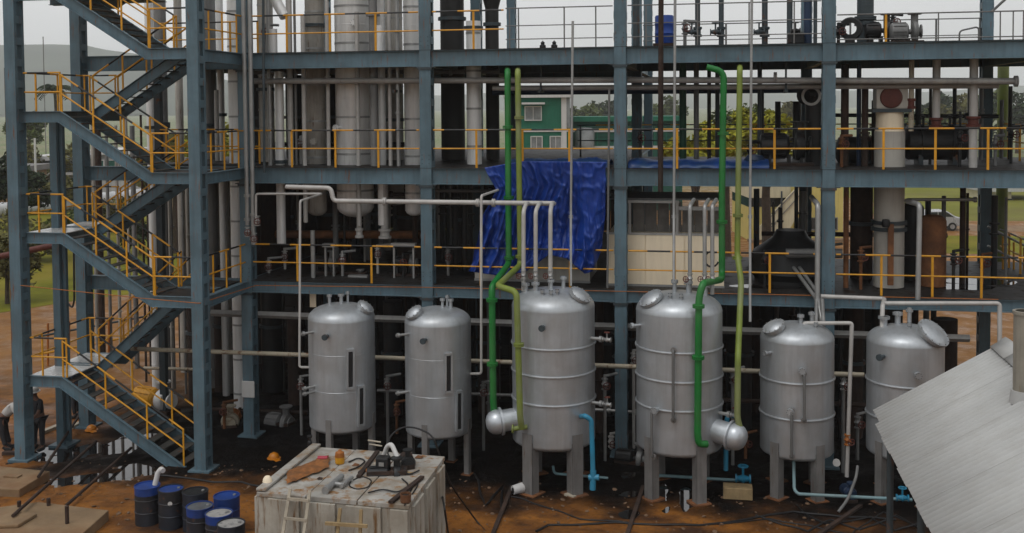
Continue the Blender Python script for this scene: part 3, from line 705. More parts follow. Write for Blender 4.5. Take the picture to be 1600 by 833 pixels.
for j, (x, w_) in enumerate(((1002,'bent top left'),(1078,'left straight'),(1101,'middle straight'),(1113,'right straight'))):
    if j == 0: continue
    t = thing('drop_pipe', f'{w_} silver drop pipe with valve over the fourth tank, before the cream cabin', 'pipe', at(x, 450, -2.5), 'silver drops onto the fourth tank')
    B().pipe([at(x+6,312,-1.6), at(x,322,-2.4), at(x,460,-2.45)], .05, 10, .1).o('pipe_run', 'galv', t); valve(t, at(x, 435, -2.45), (0,0,1), 'galv', 1.0, up_=(-.5,-.8,0))
pipe_thing('service_pipe', 'thin white pipe dropping into the first tank at its left side', [at(400,350,-.6), at(400,303,-.6), at(503,303,-.6), at(469,314,-1.9), at(468,574,-2.1), at(486,574,-2.1)], .034, 'pipe_white', None, 8, .08)
pipe_thing('service_pipe', 'thin white pipe dropping right of the second tank and turning into it', [at(778,297,-.7), at(752,306,-2.0), at(752,584,-2.2), at(733,584,-2.1)], .036, 'pipe_white', None, 8, .08)
cg = 'tall thin white conduits in front of the frame'
for x0, y0, x1, y1, nm, rr in ((895,33,892,447,'above the third tank, crossing the blue tarp',.034),(1055,-30,1053,452,'above the fourth tank, before the cream cabin',.036),(1175,-40,1172,503,'right of the olive pipe, down to the fifth tank',.034)):
    pipe_thing('conduit', 'tall thin white pipe '+nm, [at(x0,y0,-1.3), at(x1,330,-1.35), at(x1,y1,-2.2)], rr, 'galv', cg, 8, .3, [(at(x1,340,-1.36),Zax)])
for x0, x1, yb_, nm in ((379,387,352,'left'),(389,396,382,'right')):
    pipe_thing('riser_pipe', f'{nm} one of two silver risers running up the column behind the stair tower', [at(x0,-60,-.55), at(x1,yb_,-.55)], .062, 'galv', 'paired silver risers', 10, None, [(at(x1,yb_-45,-.55),Zax),(at(x1,yb_-8,-.55),Zax)])
pipe_thing('riser_pipe', 'dark brown riser pipe right of the middle column, from above the blue drum down', [at(1033,-40,-.5), at(1032,300,-.5)], .07, 'rust_dark', None, 10)
pipe_thing('riser_pipe', 'slim dark riser by the left end of the decks', [at(411,-40,-.45), at(413,270,-.45)], .04, 'dark_steel', None, 8)
pipe_thing('riser_pipe', 'slim grey riser between blue tarp and middle column', [at(952,140,-.4), at(949,450,-.4)], .03, 'pipe_grey', None, 8)
# long lines behind the tanks
pipe_thing('header_pipe', 'long cream and rust header pipe running behind all the tanks at mid height', [at(205,545,-.55), at(1350,586,-.55)], .065, 'cream_rust_pipe', None, 12)
pipe_thing('header_pipe', 'grey square-edged service rail behind the tank tops', [at(330,489,.35), at(1515,529,.35)], .10, 'pipe_light', None, 4)
pipe_thing('cable', 'thin orange-brown cable strung level along the lower deck edge', [at(32,446,-3.3), at(220,466,-3.3), at(312,474,-3.26), at(400,446,-.35), at(660,449,-.3), at(1000,456,-.3), at(1560,468,-.3)], .012, 'orange', None, 6, cat='cable')
# racks under the top deck
pipe_thing('rack_pipe', 'upper of two long grey pipes slung beneath the top deck', [at(392,127,.55), at(960,125,.55), at(1585,127,.55)], .085, 'pipe_light', 'long pipes under the top deck', 12, None, [(at(1586,127,.55),(1,0,0)),(at(1210,121,.55),(1,0,0))])
pipe_thing('rack_pipe', 'lower of two long grey pipes slung beneath the top deck', [at(770,138,.9), at(1300,135,.9), at(1560,134,.9)], .075, 'pipe_light', 'long pipes under the top deck', 12)
pipe_thing('rack_pipe', 'dark blue pipe run deep under the top deck in the middle bays', [at(770,143,3.5), at(1285,139,3.5)], .12, 'machine_blue', 'long pipes under the top deck', 10)
for k, (px, yy_) in enumerate(((1228,112),(845,110),(620,112))):
    p = at(px, 135, .7); b = B(); b.bar((p.x,.7,p.z-.16), (p.x,.7,Z4-.2), .05, .05); b.bx(p.x-.04, p.x+.04, .4, 1.1, p.z-.18, p.z-.10)
    b.o('pipe_hanger', 'dark_steel', smooth=False, label=('steel hanger bracket holding the under-deck pipes at right', 'steel hanger bracket holding the under-deck pipes left of middle column', 'steel hanger bracket holding the under-deck pipe before the big vessel')[k], cat='bracket', group='under-deck pipe hangers')
# pipes over the fifth and sixth tanks
pipe_thing('transfer_pipe', 'white pipe from the fifth tank\'s top stepping right and down to an orange valve', [at(1256,520,-2.1), at(1256,505,-2.1), at(1331,505,-2.1), at(1325,690,-2.2), at(1323,745,-2.2)], .05, 'pipe_white', None, 10, .07)
t = thing('valve', 'orange and yellow valve on the white pipe between fifth and sixth tanks', 'valve', at(1324,700,-2.2)); valve(t, at(1324,687,-2.2), (0,0,1), 'orange', 1.1, 'valve_body', up_=(.3,-.9,0))
B().cyl(at(1307,723,-2.3)-Vector((0,.03,0)), at(1307,723,-2.3)+Vector((0,.03,0)), .09, 20).o('pressure_gauge', 'white_paint', label='small white round dial low between fifth and sixth tanks', cat='gauge')
pipe_thing('transfer_pipe', 'white pipe along the deck edge bending down into the sixth tank', [at(1283,463,-1.0), at(1382,467,-1.0), at(1379,478,-1.8), at(1378,520,-2.0)], .055, 'pipe_white', None, 10, .09)
pipe_thing('transfer_pipe', 'white pipe in front of the deck edge bending down at far right', [at(1379,474,-1.5), at(1562,474,-1.5), at(1562,545,-1.6)], .055, 'pipe_white', None, 10, .09)
pipe_thing('transfer_pipe', 'silver bent pipe rising in front of the right column', [at(1268,308,.6), at(1278,320,-.5), at(1277,470,-.6), at(1285,505,-1.0)], .07, 'galv', None, 10, .14)
pipe_thing('transfer_pipe', 'silver bent pipe rising before the rusty domed tank', [at(1417,314,.5), at(1437,320,-.5), at(1434,468,-.6)], .07, 'galv', None, 10, .14)
for k, (dx, nm) in enumerate(((0,'left'),(9,'right'))):
    pipe_thing('slant_pipe', f'{nm} of two slanting silver pipes beside the right column on the lower deck', [at(1240+dx,418,.9), at(1276+dx,468,-.6), at(1275+dx*1.3,510,-1.4)], .05, 'galv', 'slanting silver pipe pair', 10, .1)
# blue plastic pipes
def pvc(label, path, r, m='pvc_blue', name='plastic_pipe'): return pipe_thing(name, label, path, r, m, 'blue plastic water pipes', 10, .1)
t3, X3, Y3, r3, *_ = TANKS[3]
pvc('bright blue plastic pipe hooking out of the third tank and down', [oncyl(908,651,(X3,Y3),r3), at(914,650,-3.75), at(924,656,-3.7), at(927,752,-3.7)], .062)
pvc('pale blue thin pipe lying level under the third tank', [at(864,728,-2.0), at(866,740,-2.0), at(950,747,-2.0)], .035, 'pvc_pale')
pvc('bright blue plastic pipe hooking down at the right of the fourth tank', [at(1152,650,-2.3), at(1137,649,-2.4), at(1135,660,-2.4), at(1134,735,-2.4)], .06)
pvc('pale blue level pipe beneath the fourth tank', [at(1030,743,-1.9), at(1110,748,-1.9), at(1158,751,-1.9)], .04, 'pvc_pale')
pvc('pale blue pipe running along the ground under the fifth and sixth tanks', [at(1240,715,-2.5), at(1241,765,-2.9), at(1247,772,-3.0), at(1425,781,-2.9)], .04, 'pvc_pale')
t = thing('plastic_valve', 'blue plastic valve at the foot of the fourth tank\'s blue pipe', 'valve', at(1160,752,-1.9)); valve(t, at(1161,748,-1.9), (1,0,0), 'pvc_blue', 1.6, 'valve_body', 'pvc_blue')
t = thing('plastic_valve', 'blue plastic tee low on the third tank\'s blue pipe', 'valve', at(927,755,-3.7)); B().cyl(at(920,746,-3.7), at(936,746,-3.7), .075, 12).cyl(at(927,735,-3.7), at(926,765,-3.7), .075, 12).o('tee_body', 'pvc_blue', t)
t = thing('plastic_valve', 'blue valve at the right end of the pale ground pipe by the roof', 'valve', at(1411,781,-2.9)); valve(t, at(1410,778,-2.9), (1,0,0), 'pvc_blue', 1.2, 'valve_body', 'pvc_blue')

# ------------------------------------------------------------------ tall vessels on and through the decks
def vessel(label, px, Y, wpx, z0, z1, m, flanges=(), name='process_column', cat='column vessel', group='tall process columns', dome=False, nozz=(), bottom='flat', fm='dark_steel', seg=28):
    X = at(px, 200, Y).x; r = wpx/2*mpp((X,Y,8)); t = thing(name, label, cat, (X,Y,z0), group)
    pr_ = [(0,z0),(r*.55,z0)] if bottom == 'flat' else [(0,z0-r*.5),(r*.5,z0-r*.42),(r*.85,z0-r*.2)]
    pr_ += [(r,z0+.02),(r,z1)]
    pr_ += [(r*.92,z1+r*.2),(r*.7,z1+r*.38),(r*.35,z1+r*.48),(0,z1+r*.5)] if dome else [(0,z1)]
    B().lathe((X,Y,0), pr_, seg).o('shell', m, t)
    for z in flanges:
        B().lathe((X,Y,z), [(r*.98,-.05),(r+.07,-.05),(r+.07,-.006),(r+.06,0),(r+.07,.006),(r+.07,.05),(r*.98,.05)], seg).o('flange', fm, t)
    if m in ('vessel_pale','vessel_buff') and r > .2:
        z = z0+.55
        while z < min(z1, 13): B().lathe((X,Y,z), [(r-.003,-.03),(r+.010,-.03),(r+.010,.03),(r-.003,.03)], seg).o('strap', 'galv', t); z += 1.1
    n = int((z1-z0)/2.2)
    for k in range(n):
        z = z0+1.1+2.2*k; B().lathe((X,Y,z), [(r-.004,-.012),(r+.006,0),(r-.004,.012)], seg).o('weld_seam', m, t)
    for (a, z) in nozz:
        d = Vector((math.sin(R(a)), -math.cos(R(a)), 0)); nozzle(t, Vector((X,Y,z))+d*r, d, .2, .06, m)
    return t, X, r
zY = lambda px, y, Y: at(px, y, Y).z
vessel('pale slim column standing on the middle deck at left, before dark vessels', 437, 1.0, 14, Z2+.9, 10.7, 'vessel_pale', (Z3+.1,))
vessel('beige streaked column between thin white pipe and the big pale vessel', 494, 1.7, 30, zY(494,330,1.7), 16, 'vessel_buff', (Z4+.9,), nozz=((10,8.6),), bottom='dish')
vessel('widest pale vessel rising through the decks, a white pipe down its front', 554, 1.6, 58, zY(555,325,1.6), 16, 'vessel_pale', (), nozz=((-30,9.0),(20,12.1)), bottom='dish')
vessel('brown-stained vessel between the big pale vessels', 617, 4.2, 27, zY(617,320,4.2), 16, 'vessel_buff', (9.2,))
vessel('pale vessel tucked against the left of the second front column', 647, 1.5, 30, zY(647,330,1.5), 16, 'vessel_pale', (), bottom='dish')
vessel('black column on the middle deck right of the second front column', 708, 4.0, 37, Z3, 16, 'vessel_black', (12.4,))
vessel('grey vessel between the two black columns', 741, 1.4, 23, Z3, 12.1, 'vessel_pale', (11.9,))
t, X, r = vessel('black column beside the sky with flared top, left of the green house', 770, 4.0, 21, Z3, 16, 'vessel_black', (12.2,))
B().lathe((X,4,0), [(r,12.7),(r*1.6,13.2),(r*1.7,15),(r,15.3)], 20).o('flared_head', 'vessel_black', t)
for px, Y, w_, z0, z1, m, lab in ((475.5,.75,7,Z2+1.6,12.35,'pipe_white','white riser left of the beige column'),(559.5,.85,7,Z2+1.5,12.4,'pipe_white','white riser before the widest pale vessel'),(596,1.2,14,Z2+1.5,16,'vessel_pale','pale thick riser right of the widest vessel'),(429,.8,13,Z4,Z4+.75,'vessel_pale','short white upright cylinder on the top deck at left'),(595,.7,13,Z4,Z4+.78,'vessel_pale','short pale upright cylinder on the top deck by the thick riser'),(339,3.0,7,Z3,Z3+2.3,'pipe_white','thin white pipe seen beyond the stair tower')):
    vessel(lab, px, Y, w_, z0, z1, m, (), 'riser_vessel', 'riser', 'slender white risers', seg=14)
pipe_thing('chute', 'pale slanting chute on the top deck at left', [at(424,-20,1.0), at(432,4,1.0), at(445,26,.9)], .16, 'vessel_pale', None, 14)
# behind the stair tower
for px, Y, w_, m, fl, lab in ((253,4.6,19,'vessel_grey',(9.0,9.1),'grey column with black flange behind the stair flights, leftmost of four'),(281,6.5,12,'vessel_buff',(),'slim buff column behind the stair flights, second of four'),(327,4.8,25,'vessel_grey',(9.05,),'dark grey column with black flange behind the stair tower'),(370,2.4,24,'vessel_pale',(),'pale column just left of the paired silver risers')):
    vessel(lab, px, Y, w_, 0, 16, m, fl, group='columns behind the stair tower')
BK = thing('rear_platform', 'dark steel platform decks behind the stair tower holding four columns', 'platform', (-15.5,6,0))
for zf in (Z3, Z4):
    B().bx(-17.0, CXS[0]-.25, 1.6, 12.9, zf-.03, zf-.012).o('deck_plate', 'deck', BK, smooth=False)
    ibeam(BK, (-17.0,1.6,zf-.035), (-17.0,12.9,zf-.035), .3, m='dark_steel'); ibeam(BK, (-16.9,1.65,zf-.035), (CXS[0]-.2,1.65,zf-.035), .25, m='dark_steel')
for (x, y) in ((-17,1.7),(-17,12.8),(-17,7)): B().bx(x-.1, x+.1, y-.1, y+.1, 0, Z4-.05).o('post', 'dark_steel', BK, smooth=False)
t = thing('guard_rail', 'yellow guard rail on the rear platform seen between stair tower and silver risers, middle level', 'guard rail', (-15,1.6,Z3), 'rear platform rails'); rail([(-16.9,1.6,Z3),(CXS[0]-.3,1.6,Z3)], t, [.2,1.3,2.4,3.3])
t = thing('guard_rail', 'yellow guard rail on the rear platform seen beside the stair head, top level', 'guard rail', (-15,1.6,Z4), 'rear platform rails'); rail([(-16.9,1.6,Z4),(CXS[0]-.3,1.6,Z4)], t, [.2,1.3,2.4,3.3], start=.3)

for px, Y, w_, lab in ((405,3.2,30,'dark vessel right of the paired risers on the middle deck'),(462,4.6,30,'black vessel between slim pale column and thin white riser, middle deck'),(516,4.8,34,'black vessel between the beige column and the widest vessel, middle deck'),(586,5.4,26,'black vessel right of the widest vessel, middle deck'),(660,5.0,30,'black vessel behind the second front column, middle deck')):
    vessel(lab, px, Y, w_, Z3, Z4-.5, 'vessel_black', (9.3,), 'dark_vessel', 'vessel', 'black vessels on the middle deck')
rnd = random.Random(11)
def region(px):
    for lim, nm in ((280,'left of the stair flights'),(345,'by the right tower column'),(395,'near the white board'),(480,'left of the first tank'),(560,'about the first tank'),(630,'between first and second tanks'),(700,'about the second tank'),(800,'left of the third tank'),(935,'about the third tank'),(995,'between third and fourth tanks'),(1130,'about the fourth tank'),(1190,'between fourth and fifth tanks'),(1300,'about the fifth tank'),(1360,'between fifth and sixth tanks')):
        if px < lim: return nm
    if px > 1480: return 'at the far right'
    return 'about the sixth tank'
def bank(label, x0, x1, n, z0, z1, Ys, mats, group, name='bank_pipe'):
    for k in range(n):
        px = x0+(x1-x0)*(k+rnd.uniform(.1,.9))/n; Y = rnd.uniform(*Ys); X = at(px, 400, Y).x; r = rnd.choice((.04,.06,.06,.09,.13))
        b = B(); b.cyl((X,Y,z0), (X,Y,z1-rnd.choice((0,0,.4))), r, 10)
        for q in range(2): flangeT(b, (X,Y,z0+rnd.uniform(.6,z1-z0-.6)), (0,0,1), r*1.6, .05, 10)
        mm = rnd.choice(mats)
        wd = {'rust_dark':'rust-brown','machine':'black','vessel_grey':'grey','vessel_black':'deep-black','vessel_buff':'buff','galv':'silver','pipe_white':'white'}[mm]; th = 'thin' if r < .05 else 'slim' if r < .08 else 'thick'
        b.o(name, mm, label=f'{th} {wd} upright pipe {label} {region(px)}', cat='pipe', group=group)
bank('in the dark yard', 335, 1470, 60, 0, Z2-.35, (1.4,7.5), ('rust_dark','machine','vessel_grey','rust_dark','vessel_black'), 'vertical pipes in the dark yard')  # extra pipes in black colours added to deepen the yard's shade
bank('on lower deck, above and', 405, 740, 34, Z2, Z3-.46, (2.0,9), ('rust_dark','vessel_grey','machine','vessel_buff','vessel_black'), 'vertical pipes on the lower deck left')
bank('behind the stair tower,', 228, 400, 22, 0, Z3-.1, (3.0,9), ('vessel_grey','rust_dark','vessel_buff'), 'vertical pipes behind the stair tower')
CL = thing('backdrop', 'added dark brown sheet cladding closing the back of the left lower-deck bays', 'backdrop', (-8,13.3,Z2))  # invented dark sheets that close off the daylit lawn behind the bays
for k in range(14): x0 = CXS[0]+.78*k; B().bx(x0+.006, x0+.774, 13.22+.02*(k % 2), 13.25+.02*(k % 2), Z2, Z3-.5).o('backdrop_sheet', 'rust_dark', CL, smooth=False)
for k in range(15): y0 = 1.0+.8*k; B().bx(CXS[0]-.46+.02*(k % 2), CXS[0]-.43+.02*(k % 2), y0+.006, y0+.794, Z2-.5, Z3-.5).o('backdrop_sheet', 'rust_dark', CL, smooth=False)
for (x, y, Y, a, c, nm) in ((1198,448,.7,1.0,.35,'k'),(1500,448,1.4,.9,.5,'k'),(1530,440,3.0,1.0,.6,'k'),(350,438,-.2,0,0,'')):
    if not a: continue
    p = gz(x, y, Z2+.004); b = B(); b.add([Vector((p.x,p.y,Z2+.005))]+[Vector((p.x+a*math.cos(2*math.pi*i/24)*(1+.25*noise.noise((i*.5,x,0))), p.y+c*math.sin(2*math.pi*i/24)*(1+.25*noise.noise((i*.6,x,3))), Z2+.005)) for i in range(24)], [(0,1+i,1+(i+1) % 24) for i in range(24)]); b.o('puddle', 'water', kind='structure')

def run(label, x0, y0, x1, y1, Y, r, m): pipe_thing('cross_pipe', label, [at(x0,y0,Y), at(x1,y1,Y)], r, m, 'level pipes in the shaded bays', 10, None, [(at(x0+(x1-x0)*.3,y0+(y1-y0)*.3,Y),(1,0,0)), (at(x0+(x1-x0)*.8,y0+(y1-y0)*.8,Y),(1,0,0))])
run('grey level pipe low on the lower deck at left', 405, 425, 655, 428, 2.2, .05, 'vessel_grey')
run('brown level pipe under the middle deck at left', 410, 302, 660, 304, 2.0, .06, 'rust_dark')
run('grey level pipe under the middle deck before the black slim column', 680, 298, 960, 301, 1.5, .05, 'pipe_grey')
run('rust-brown level pipe low in the yard left of the first tank', 330, 640, 480, 645, 2.2, .07, 'rust_dark')
run('grey level pipe in the yard between second and third tanks', 590, 610, 810, 618, 1.5, .05, 'vessel_grey')
run('grey level pipe in the yard between third and fourth tanks', 925, 640, 1010, 645, .9, .05, 'galv')
run('brown level pipe in the yard between fourth and fifth tanks', 1120, 625, 1360, 633, 1.5, .07, 'rust_dark')
run('pale level pipe seen behind the lowest stair flight', 225, 575, 330, 578, 2.6, .05, 'cream_rust_pipe')
run('black level pipe on the middle deck among the risers', 395, 226, 660, 226, 3.4, .08, 'vessel_black')
run('grey level pipe just under the top deck at left', 395, 113, 780, 112, 2.4, .07, 'pipe_grey')
run('rust-brown level pipe on the lower deck behind the hopper', 1190, 365, 1480, 368, 4.2, .07, 'rust_dark')
run('black level pipe behind the square-headed vessel', 1300, 180, 1560, 182, 4.0, .06, 'machine')
t = thing('guard_rail', 'yellow cross rail closing the middle deck at the far right', 'guard rail', (9.0,3,Z3), 'cross rails at the right end'); rail([(8.9,.4,Z3),(8.9,6.3,Z3)], t, [.3,1.5,2.7,3.9,5.1])
t = thing('guard_rail', 'yellow cross rail closing the lower deck at the far right', 'guard rail', (9.0,3,Z2), 'cross rails at the right end'); rail([(8.9,1.4,Z2),(8.9,6.3,Z2)], t, [.3,1.5,2.7,3.9])

vessel('pale grey column right of the paired risers, rising past the top deck', 417, 2.6, 24, Z3, 16, 'vessel_buff', (10.2,))
vessel('white slim column at the left behind the stair flights', 236, 3.4, 13, 0, 16, 'vessel_pale', (9.0,), group='columns behind the stair tower')
vessel('pale slim column right of the buff one behind the stair tower', 301, 3.6, 14, 0, 16, 'vessel_pale', (8.9,), group='columns behind the stair tower')
vessel('white column between dark grey column and pale column behind the stair tower', 346, 3.8, 11, 0, 16, 'vessel_pale', (9.4,), group='columns behind the stair tower')
def stand(label, px, py, Y, z0, m, s_=1.0, wheel='red_brown', group='small valve stands'):
    p = at(px, py, Y); t = thing('valve_stand', label, 'valve', (p.x,Y,z0), group); B().cyl((p.x,Y,z0), (p.x,Y,p.z+.25), .045, 10).o('stem_pipe', m, t); valve(t, (p.x,Y,p.z), (0,0,1), m, 1.3*s_, 'valve_body', wheel, (.3,-.9,0))
    B().pipe([(p.x,Y,p.z+.22), (p.x+.3*s_,Y+.3,p.z+.22)], .04, 8).o('branch_pipe', m, t)
SV = [(420,415,1.2,Z2,'galv','on lower deck by its left end'),(445,400,2.0,Z2,'pipe_white','on lower deck, tall, left of the first rail post'),(535,405,1.0,Z2,'galv','on lower deck under the widest vessel'),(590,395,1.6,Z2,'pipe_white','on lower deck under the thick riser'),(630,408,1.0,Z2,'machine','on lower deck left of the second column'),(700,400,1.5,Z2,'vessel_grey','on lower deck right of the second column'),
 (1195,405,1.0,Z2,'machine','on lower deck left of the hopper'),(1300,395,1.8,Z2,'galv','on lower deck behind the right column'),(1345,400,.8,Z2,'rust','on lower deck left of the white vessel'),(1490,405,1.2,Z2,'machine','on lower deck right of the rusty tank'),(1535,410,2.2,Z2,'rust','on lower deck at far right'),
 (1172,235,1.4,Z3,'machine','on middle deck beside the white conduit'),(1315,225,.9,Z3,'rust','on middle deck right of the right column'),(1350,215,2.4,Z3,'vessel_grey','on middle deck left of the square-headed vessel'),(1500,215,1.2,Z3,'machine','on middle deck before the horizontal drum'),(1555,225,1.8,Z3,'vessel_grey','on middle deck at far right'),(1580,210,3.0,Z3,'machine','on middle deck, rightmost'),(470,225,1.5,Z3,'galv','on middle deck left of the beige column'),(1000,215,2.0,Z3,'machine','on middle deck right of the middle column'),
 (350,640,.4,0,'rust','in yard beside the orange pump'),(470,600,.2,0,'galv','in yard at the first tank\'s left'),(605,600,-.4,0,'galv','in yard between first and second tanks'),(620,640,.8,0,'rust','in yard low between first and second tanks'),(755,610,-.3,0,'vessel_grey','in yard right of the second tank'),(945,600,-.6,0,'galv','in yard right of the third tank'),(955,690,.4,0,'pipe_white','low in yard right of the third tank'),(990,560,.6,0,'pipe_white','tall in yard left of the fourth tank'),(1145,590,-.4,0,'galv','in yard right of the fourth tank'),(1165,690,.2,0,'rust','low in yard right of the fourth tank'),(1318,600,-.5,0,'galv','in yard between fifth and sixth tanks'),(1340,660,.6,0,'vessel_grey','low in yard between fifth and sixth tanks'),
 (415,50,1.6,Z4,'vessel_grey','on top deck at the left end'),(1310,50,.9,Z4,'machine','on top deck beside the ring flange'),(1395,35,1.9,Z4,'machine','on top deck between the two pumps'),(1070,45,1.2,Z4,'vessel_grey','on top deck right of the blue drum')]
CN = {'galv':'silver','pipe_white':'white','machine':'black','vessel_grey':'grey','rust':'rusty'}
for (px, py, Y, z0, m, w_) in SV: stand(f'{CN[m]} valve stand {w_}', px, py, Y, z0, m)
bank('on the right middle deck,', 1170, 1600, 16, Z3, Z3+2.2, (1.2,6), ('machine','vessel_grey','rust_dark','vessel_black'), 'upright pipes on the right middle deck')
bank('on the right lower deck,', 1180, 1600, 12, Z2, Z2+2.4, (2.2,6), ('machine','vessel_grey','rust_dark'), 'upright pipes on the right lower deck')

for (a_, c_, n_) in ((420,426,1),(448,470,2),(511,522,1),(584,590,1),(606,630,2)): bank('through upper decks, above and', a_, c_, n_, Z3, 16, (.7,1.1), ('pipe_white','galv','vessel_grey'), 'thin risers among the tall columns')
bank('behind the stairs,', 140, 235, 7, 0, Z3+1.5, (3.0,8), ('vessel_grey','rust_dark','vessel_buff'), 'vertical pipes left behind the stair tower')
# ------------------------------------------------------------------ blue tarps
def lerp_tab(tab, t):
    for (a, va), (b_, vb) in zip(tab, tab[1:]):
        if t <= b_: return va+(vb-va)*(t-a)/(b_-a)
    return tab[-1][1]
rows = []; NV, NU = 80, 130
for i in range(NV):
    v = i/(NV-1); row = []
    for j in range(NU):
        u = j/(NU-1)
        xl = lerp_tab([(0,757),(.22,776),(.45,756),(.8,742),(1,732)], v); xr = lerp_tab([(0,948),(.5,946),(.85,941),(1,934)], v)
        yt = lerp_tab([(0,262),(.12,258),(.3,252),(1,253)], u); yb_ = lerp_tab([(0,424),(.28,432),(.45,424),(.62,398),(.76,404),(.84,418),(.9,428),(.96,424),(1,405)], u)
        w1 = u+.06*noise.noise((u*2.2, v*1.4, 2.2))+.05*(v-.4)*math.sin(u*5)
        nn = noise.noise((w1*13, v*1.1, 4.1)); n2_ = noise.noise((w1*27, v*2.0, 9.1)); n3_ = noise.noise(((u-.4*v)*11, (v+.6*u)*7, 5.5))
        fold = (.42*(abs(nn)**.8)+.16*abs(n2_)+.12*noise.noise((u*3, v*1.4, 7.7)))*(.18+.95*min(1, v*1.5))
        crease = .10*max(0, .22-abs(n3_))/.22*.5+.02*abs(noise.noise((u*20-v*6, v*14, 3.8)))
        Y = -.44+.36*min(1, v*1.3)+fold-crease
        if u > .70: Y -= .08+.26*math.sin((u-.7)/.3*math.pi)*min(1, .3+v)
        row.append(at(xl+(xr-xl)*u+3*noise.noise((v*6, u*9, 1)), yt+(yb_-yt)*v, Y))
    rows.append(row)
b = B(); b.sheet(rows); o = b.o('tarpaulin', 'tarp', label='blue tarpaulin hanging in folds from middle deck down over a cream box', cat='tarpaulin', ang=180)
sm = o.modifiers.new('solid', 'SOLIDIFY'); sm.thickness = .006
def tarp_roll(label, x0, x1, ytop, ybot, Y0, Y1, seed):
    rows = []
    for i in range(16):
        v = i/15; row = []
        for j in range(60):
            u = j/59; x = x0+(x1-x0)*u; a = math.pi*v
            h = .20+.07*noise.noise((u*7, v*2, seed))+.05*abs(noise.noise((u*25, v*5, seed))); d = (Y1-Y0)/2
            p = at(x, 262, (Y0+Y1)/2); row.append(Vector((p.x, (Y0+Y1)/2-math.cos(a)*d+.08*noise.noise((u*12, v*6, seed+3)), Z3+.01+max(0, math.sin(a))*h)))
        rows.append(row)
    o = B().sheet(rows).o('tarpaulin', 'tarp_dull', label=label, cat='tarpaulin', group='tarpaulins piled on the middle deck', ang=180); return o
tarp_roll('crumpled blue tarpaulin piled on the middle deck right of the middle column', 984, 1200, 245, 262, -.05, 1.3, 4.1)
tarp_roll('dark blue tarpaulin heaped on the middle deck above the hanging one', 800, 955, 238, 262, .1, 1.5, 9.4)
# ------------------------------------------------------------------ cream cabin and cream box
def panel_box(label, x0, x1, yt, Y0, depth, z0, m, npan, name='equipment_cabin', cat='cabin'):
    a, c = at(x0, 400, Y0).x, at(x1, 400, Y0).x; zt = at((x0+x1)/2, yt, Y0).z; t = thing(name, label, cat, ((a+c)/2, Y0+depth/2, z0))
    B().bx(a+.02, c-.02, Y0+.03, Y0+depth, z0+.05, zt-.01).o('body', m, t, smooth=False)
    wd = (c-a)/npan
    for k in range(npan):
        B().bx(a+k*wd+.012, a+(k+1)*wd-.012, Y0, Y0+.028, z0+.06, zt-.03).o('panel', m, t, smooth=False)
    B().bx(a, c, Y0-.02, Y0+.06, z0, z0+.055).o('base_rail', 'galv', t, smooth=False)
    B().bx(a-.01, c+.01, Y0-.015, Y0+.06, zt-.028, zt+.03).o('top_rail', 'galv', t, smooth=False)
    return t, a, c, zt
t, a, c, zt = panel_box('cream panelled cabin with grey-framed dark opening on lower deck', 948, 1132, 366, .45, 2.4, Z2, 'cream', 3)
xl, xm, xr = at(982,340,.45).x, at(1056,340,.45).x, c
zl, zr = at(1000,317,.45).z, at(1090,327,.45).z
for x, z in ((xl,zl),(xm,zl),(xr-.06,zr)): B().bx(x, x+.07, .44, .51, zt+.031, z).o('frame_post', 'galv', t, smooth=False)
B().bx(xl-.02, xm+.09, .43, .52, z0 := zl, zl+.07).o('frame_rail', 'galv', t, smooth=False)
B().bx(xm+.075, xr+.02, .435, .515, zr-.03, zr+.07).o('frame_rail', 'galv', t, smooth=False)
for k in range(7):
    x0 = xl+.08+(xr-xl-.2)*k/7; B().bx(x0, x0+(xr-xl-.2)/7-.02, 1.0+.03*(k % 2), 1.05+.03*(k % 2), zt, zr-.04 if k > 3 else zl-.01).o('dark_panel', 'panel_dark', t, smooth=False)
B().bx(a+.05, c-.05, .53, 2.8, zl+.075, zl+.12).o('roof', 'pipe_grey', t, smooth=False)
pts = [at(1112+11*math.cos(q), 405+12*math.sin(q), .35) for q in [R(v) for v in range(20, 320, 20)]]
B().tube(pts, .025, 8).o('hose_loop', 'hose', label='small black hose loop hanging on the cream cabin', cat='hose')
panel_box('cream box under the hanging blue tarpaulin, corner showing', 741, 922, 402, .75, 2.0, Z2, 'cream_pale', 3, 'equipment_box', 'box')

# ------------------------------------------------------------------ middle deck, right part
t, X, r = vessel('white upright vessel through lower and middle decks, square head with a red-brown disc', 1390, 1.3, 46, Z2, zY(1390,205,1.3), 'cream_pale', (zY(1390,347,1.3), zY(1390,357,1.3)), 'square_head_vessel', 'vessel', None)
z1, z2_ = zY(1390,205,1.3), zY(1390,172,1.3)
B().lathe((X,1.3,0), [(r*.98,z1-.02),(r*.9,z1+.1),(r*.9,z2_)], 28).o('neck', 'cream', t)
zh = zY(1390,133,1.3); hd = B().bx(X-.40, X+.42, .95, 1.6, z2_+.03, zh).o('square_head', 'cream_pale', t, smooth=False, bevel=.03)
B().lathe((X-.02,.95,(z2_+zh)/2), [(0,.06),(.20,.06),(.27,.05),(.29,.02),(.29,0)], 28, (0,-1,0)).o('disc', 'red_brown', hd)
B().bx(X-.5, X+.5, .9, 1.7, z2_-.06, z2_+.03).o('collar', 'dark_steel', t, smooth=False)
B().bx(X-.12, X+.02, .62, .74, zY(1382,445,.7), zY(1382,350,.7)).o('strap', 'rust', t, smooth=False)
B().lathe((X-.18,.66,zY(1380,349,.66)), [(0,-.12),(.09,-.1),(.12,0),(.09,.1),(0,.12)], 14).o('float_ball', 'black', t)
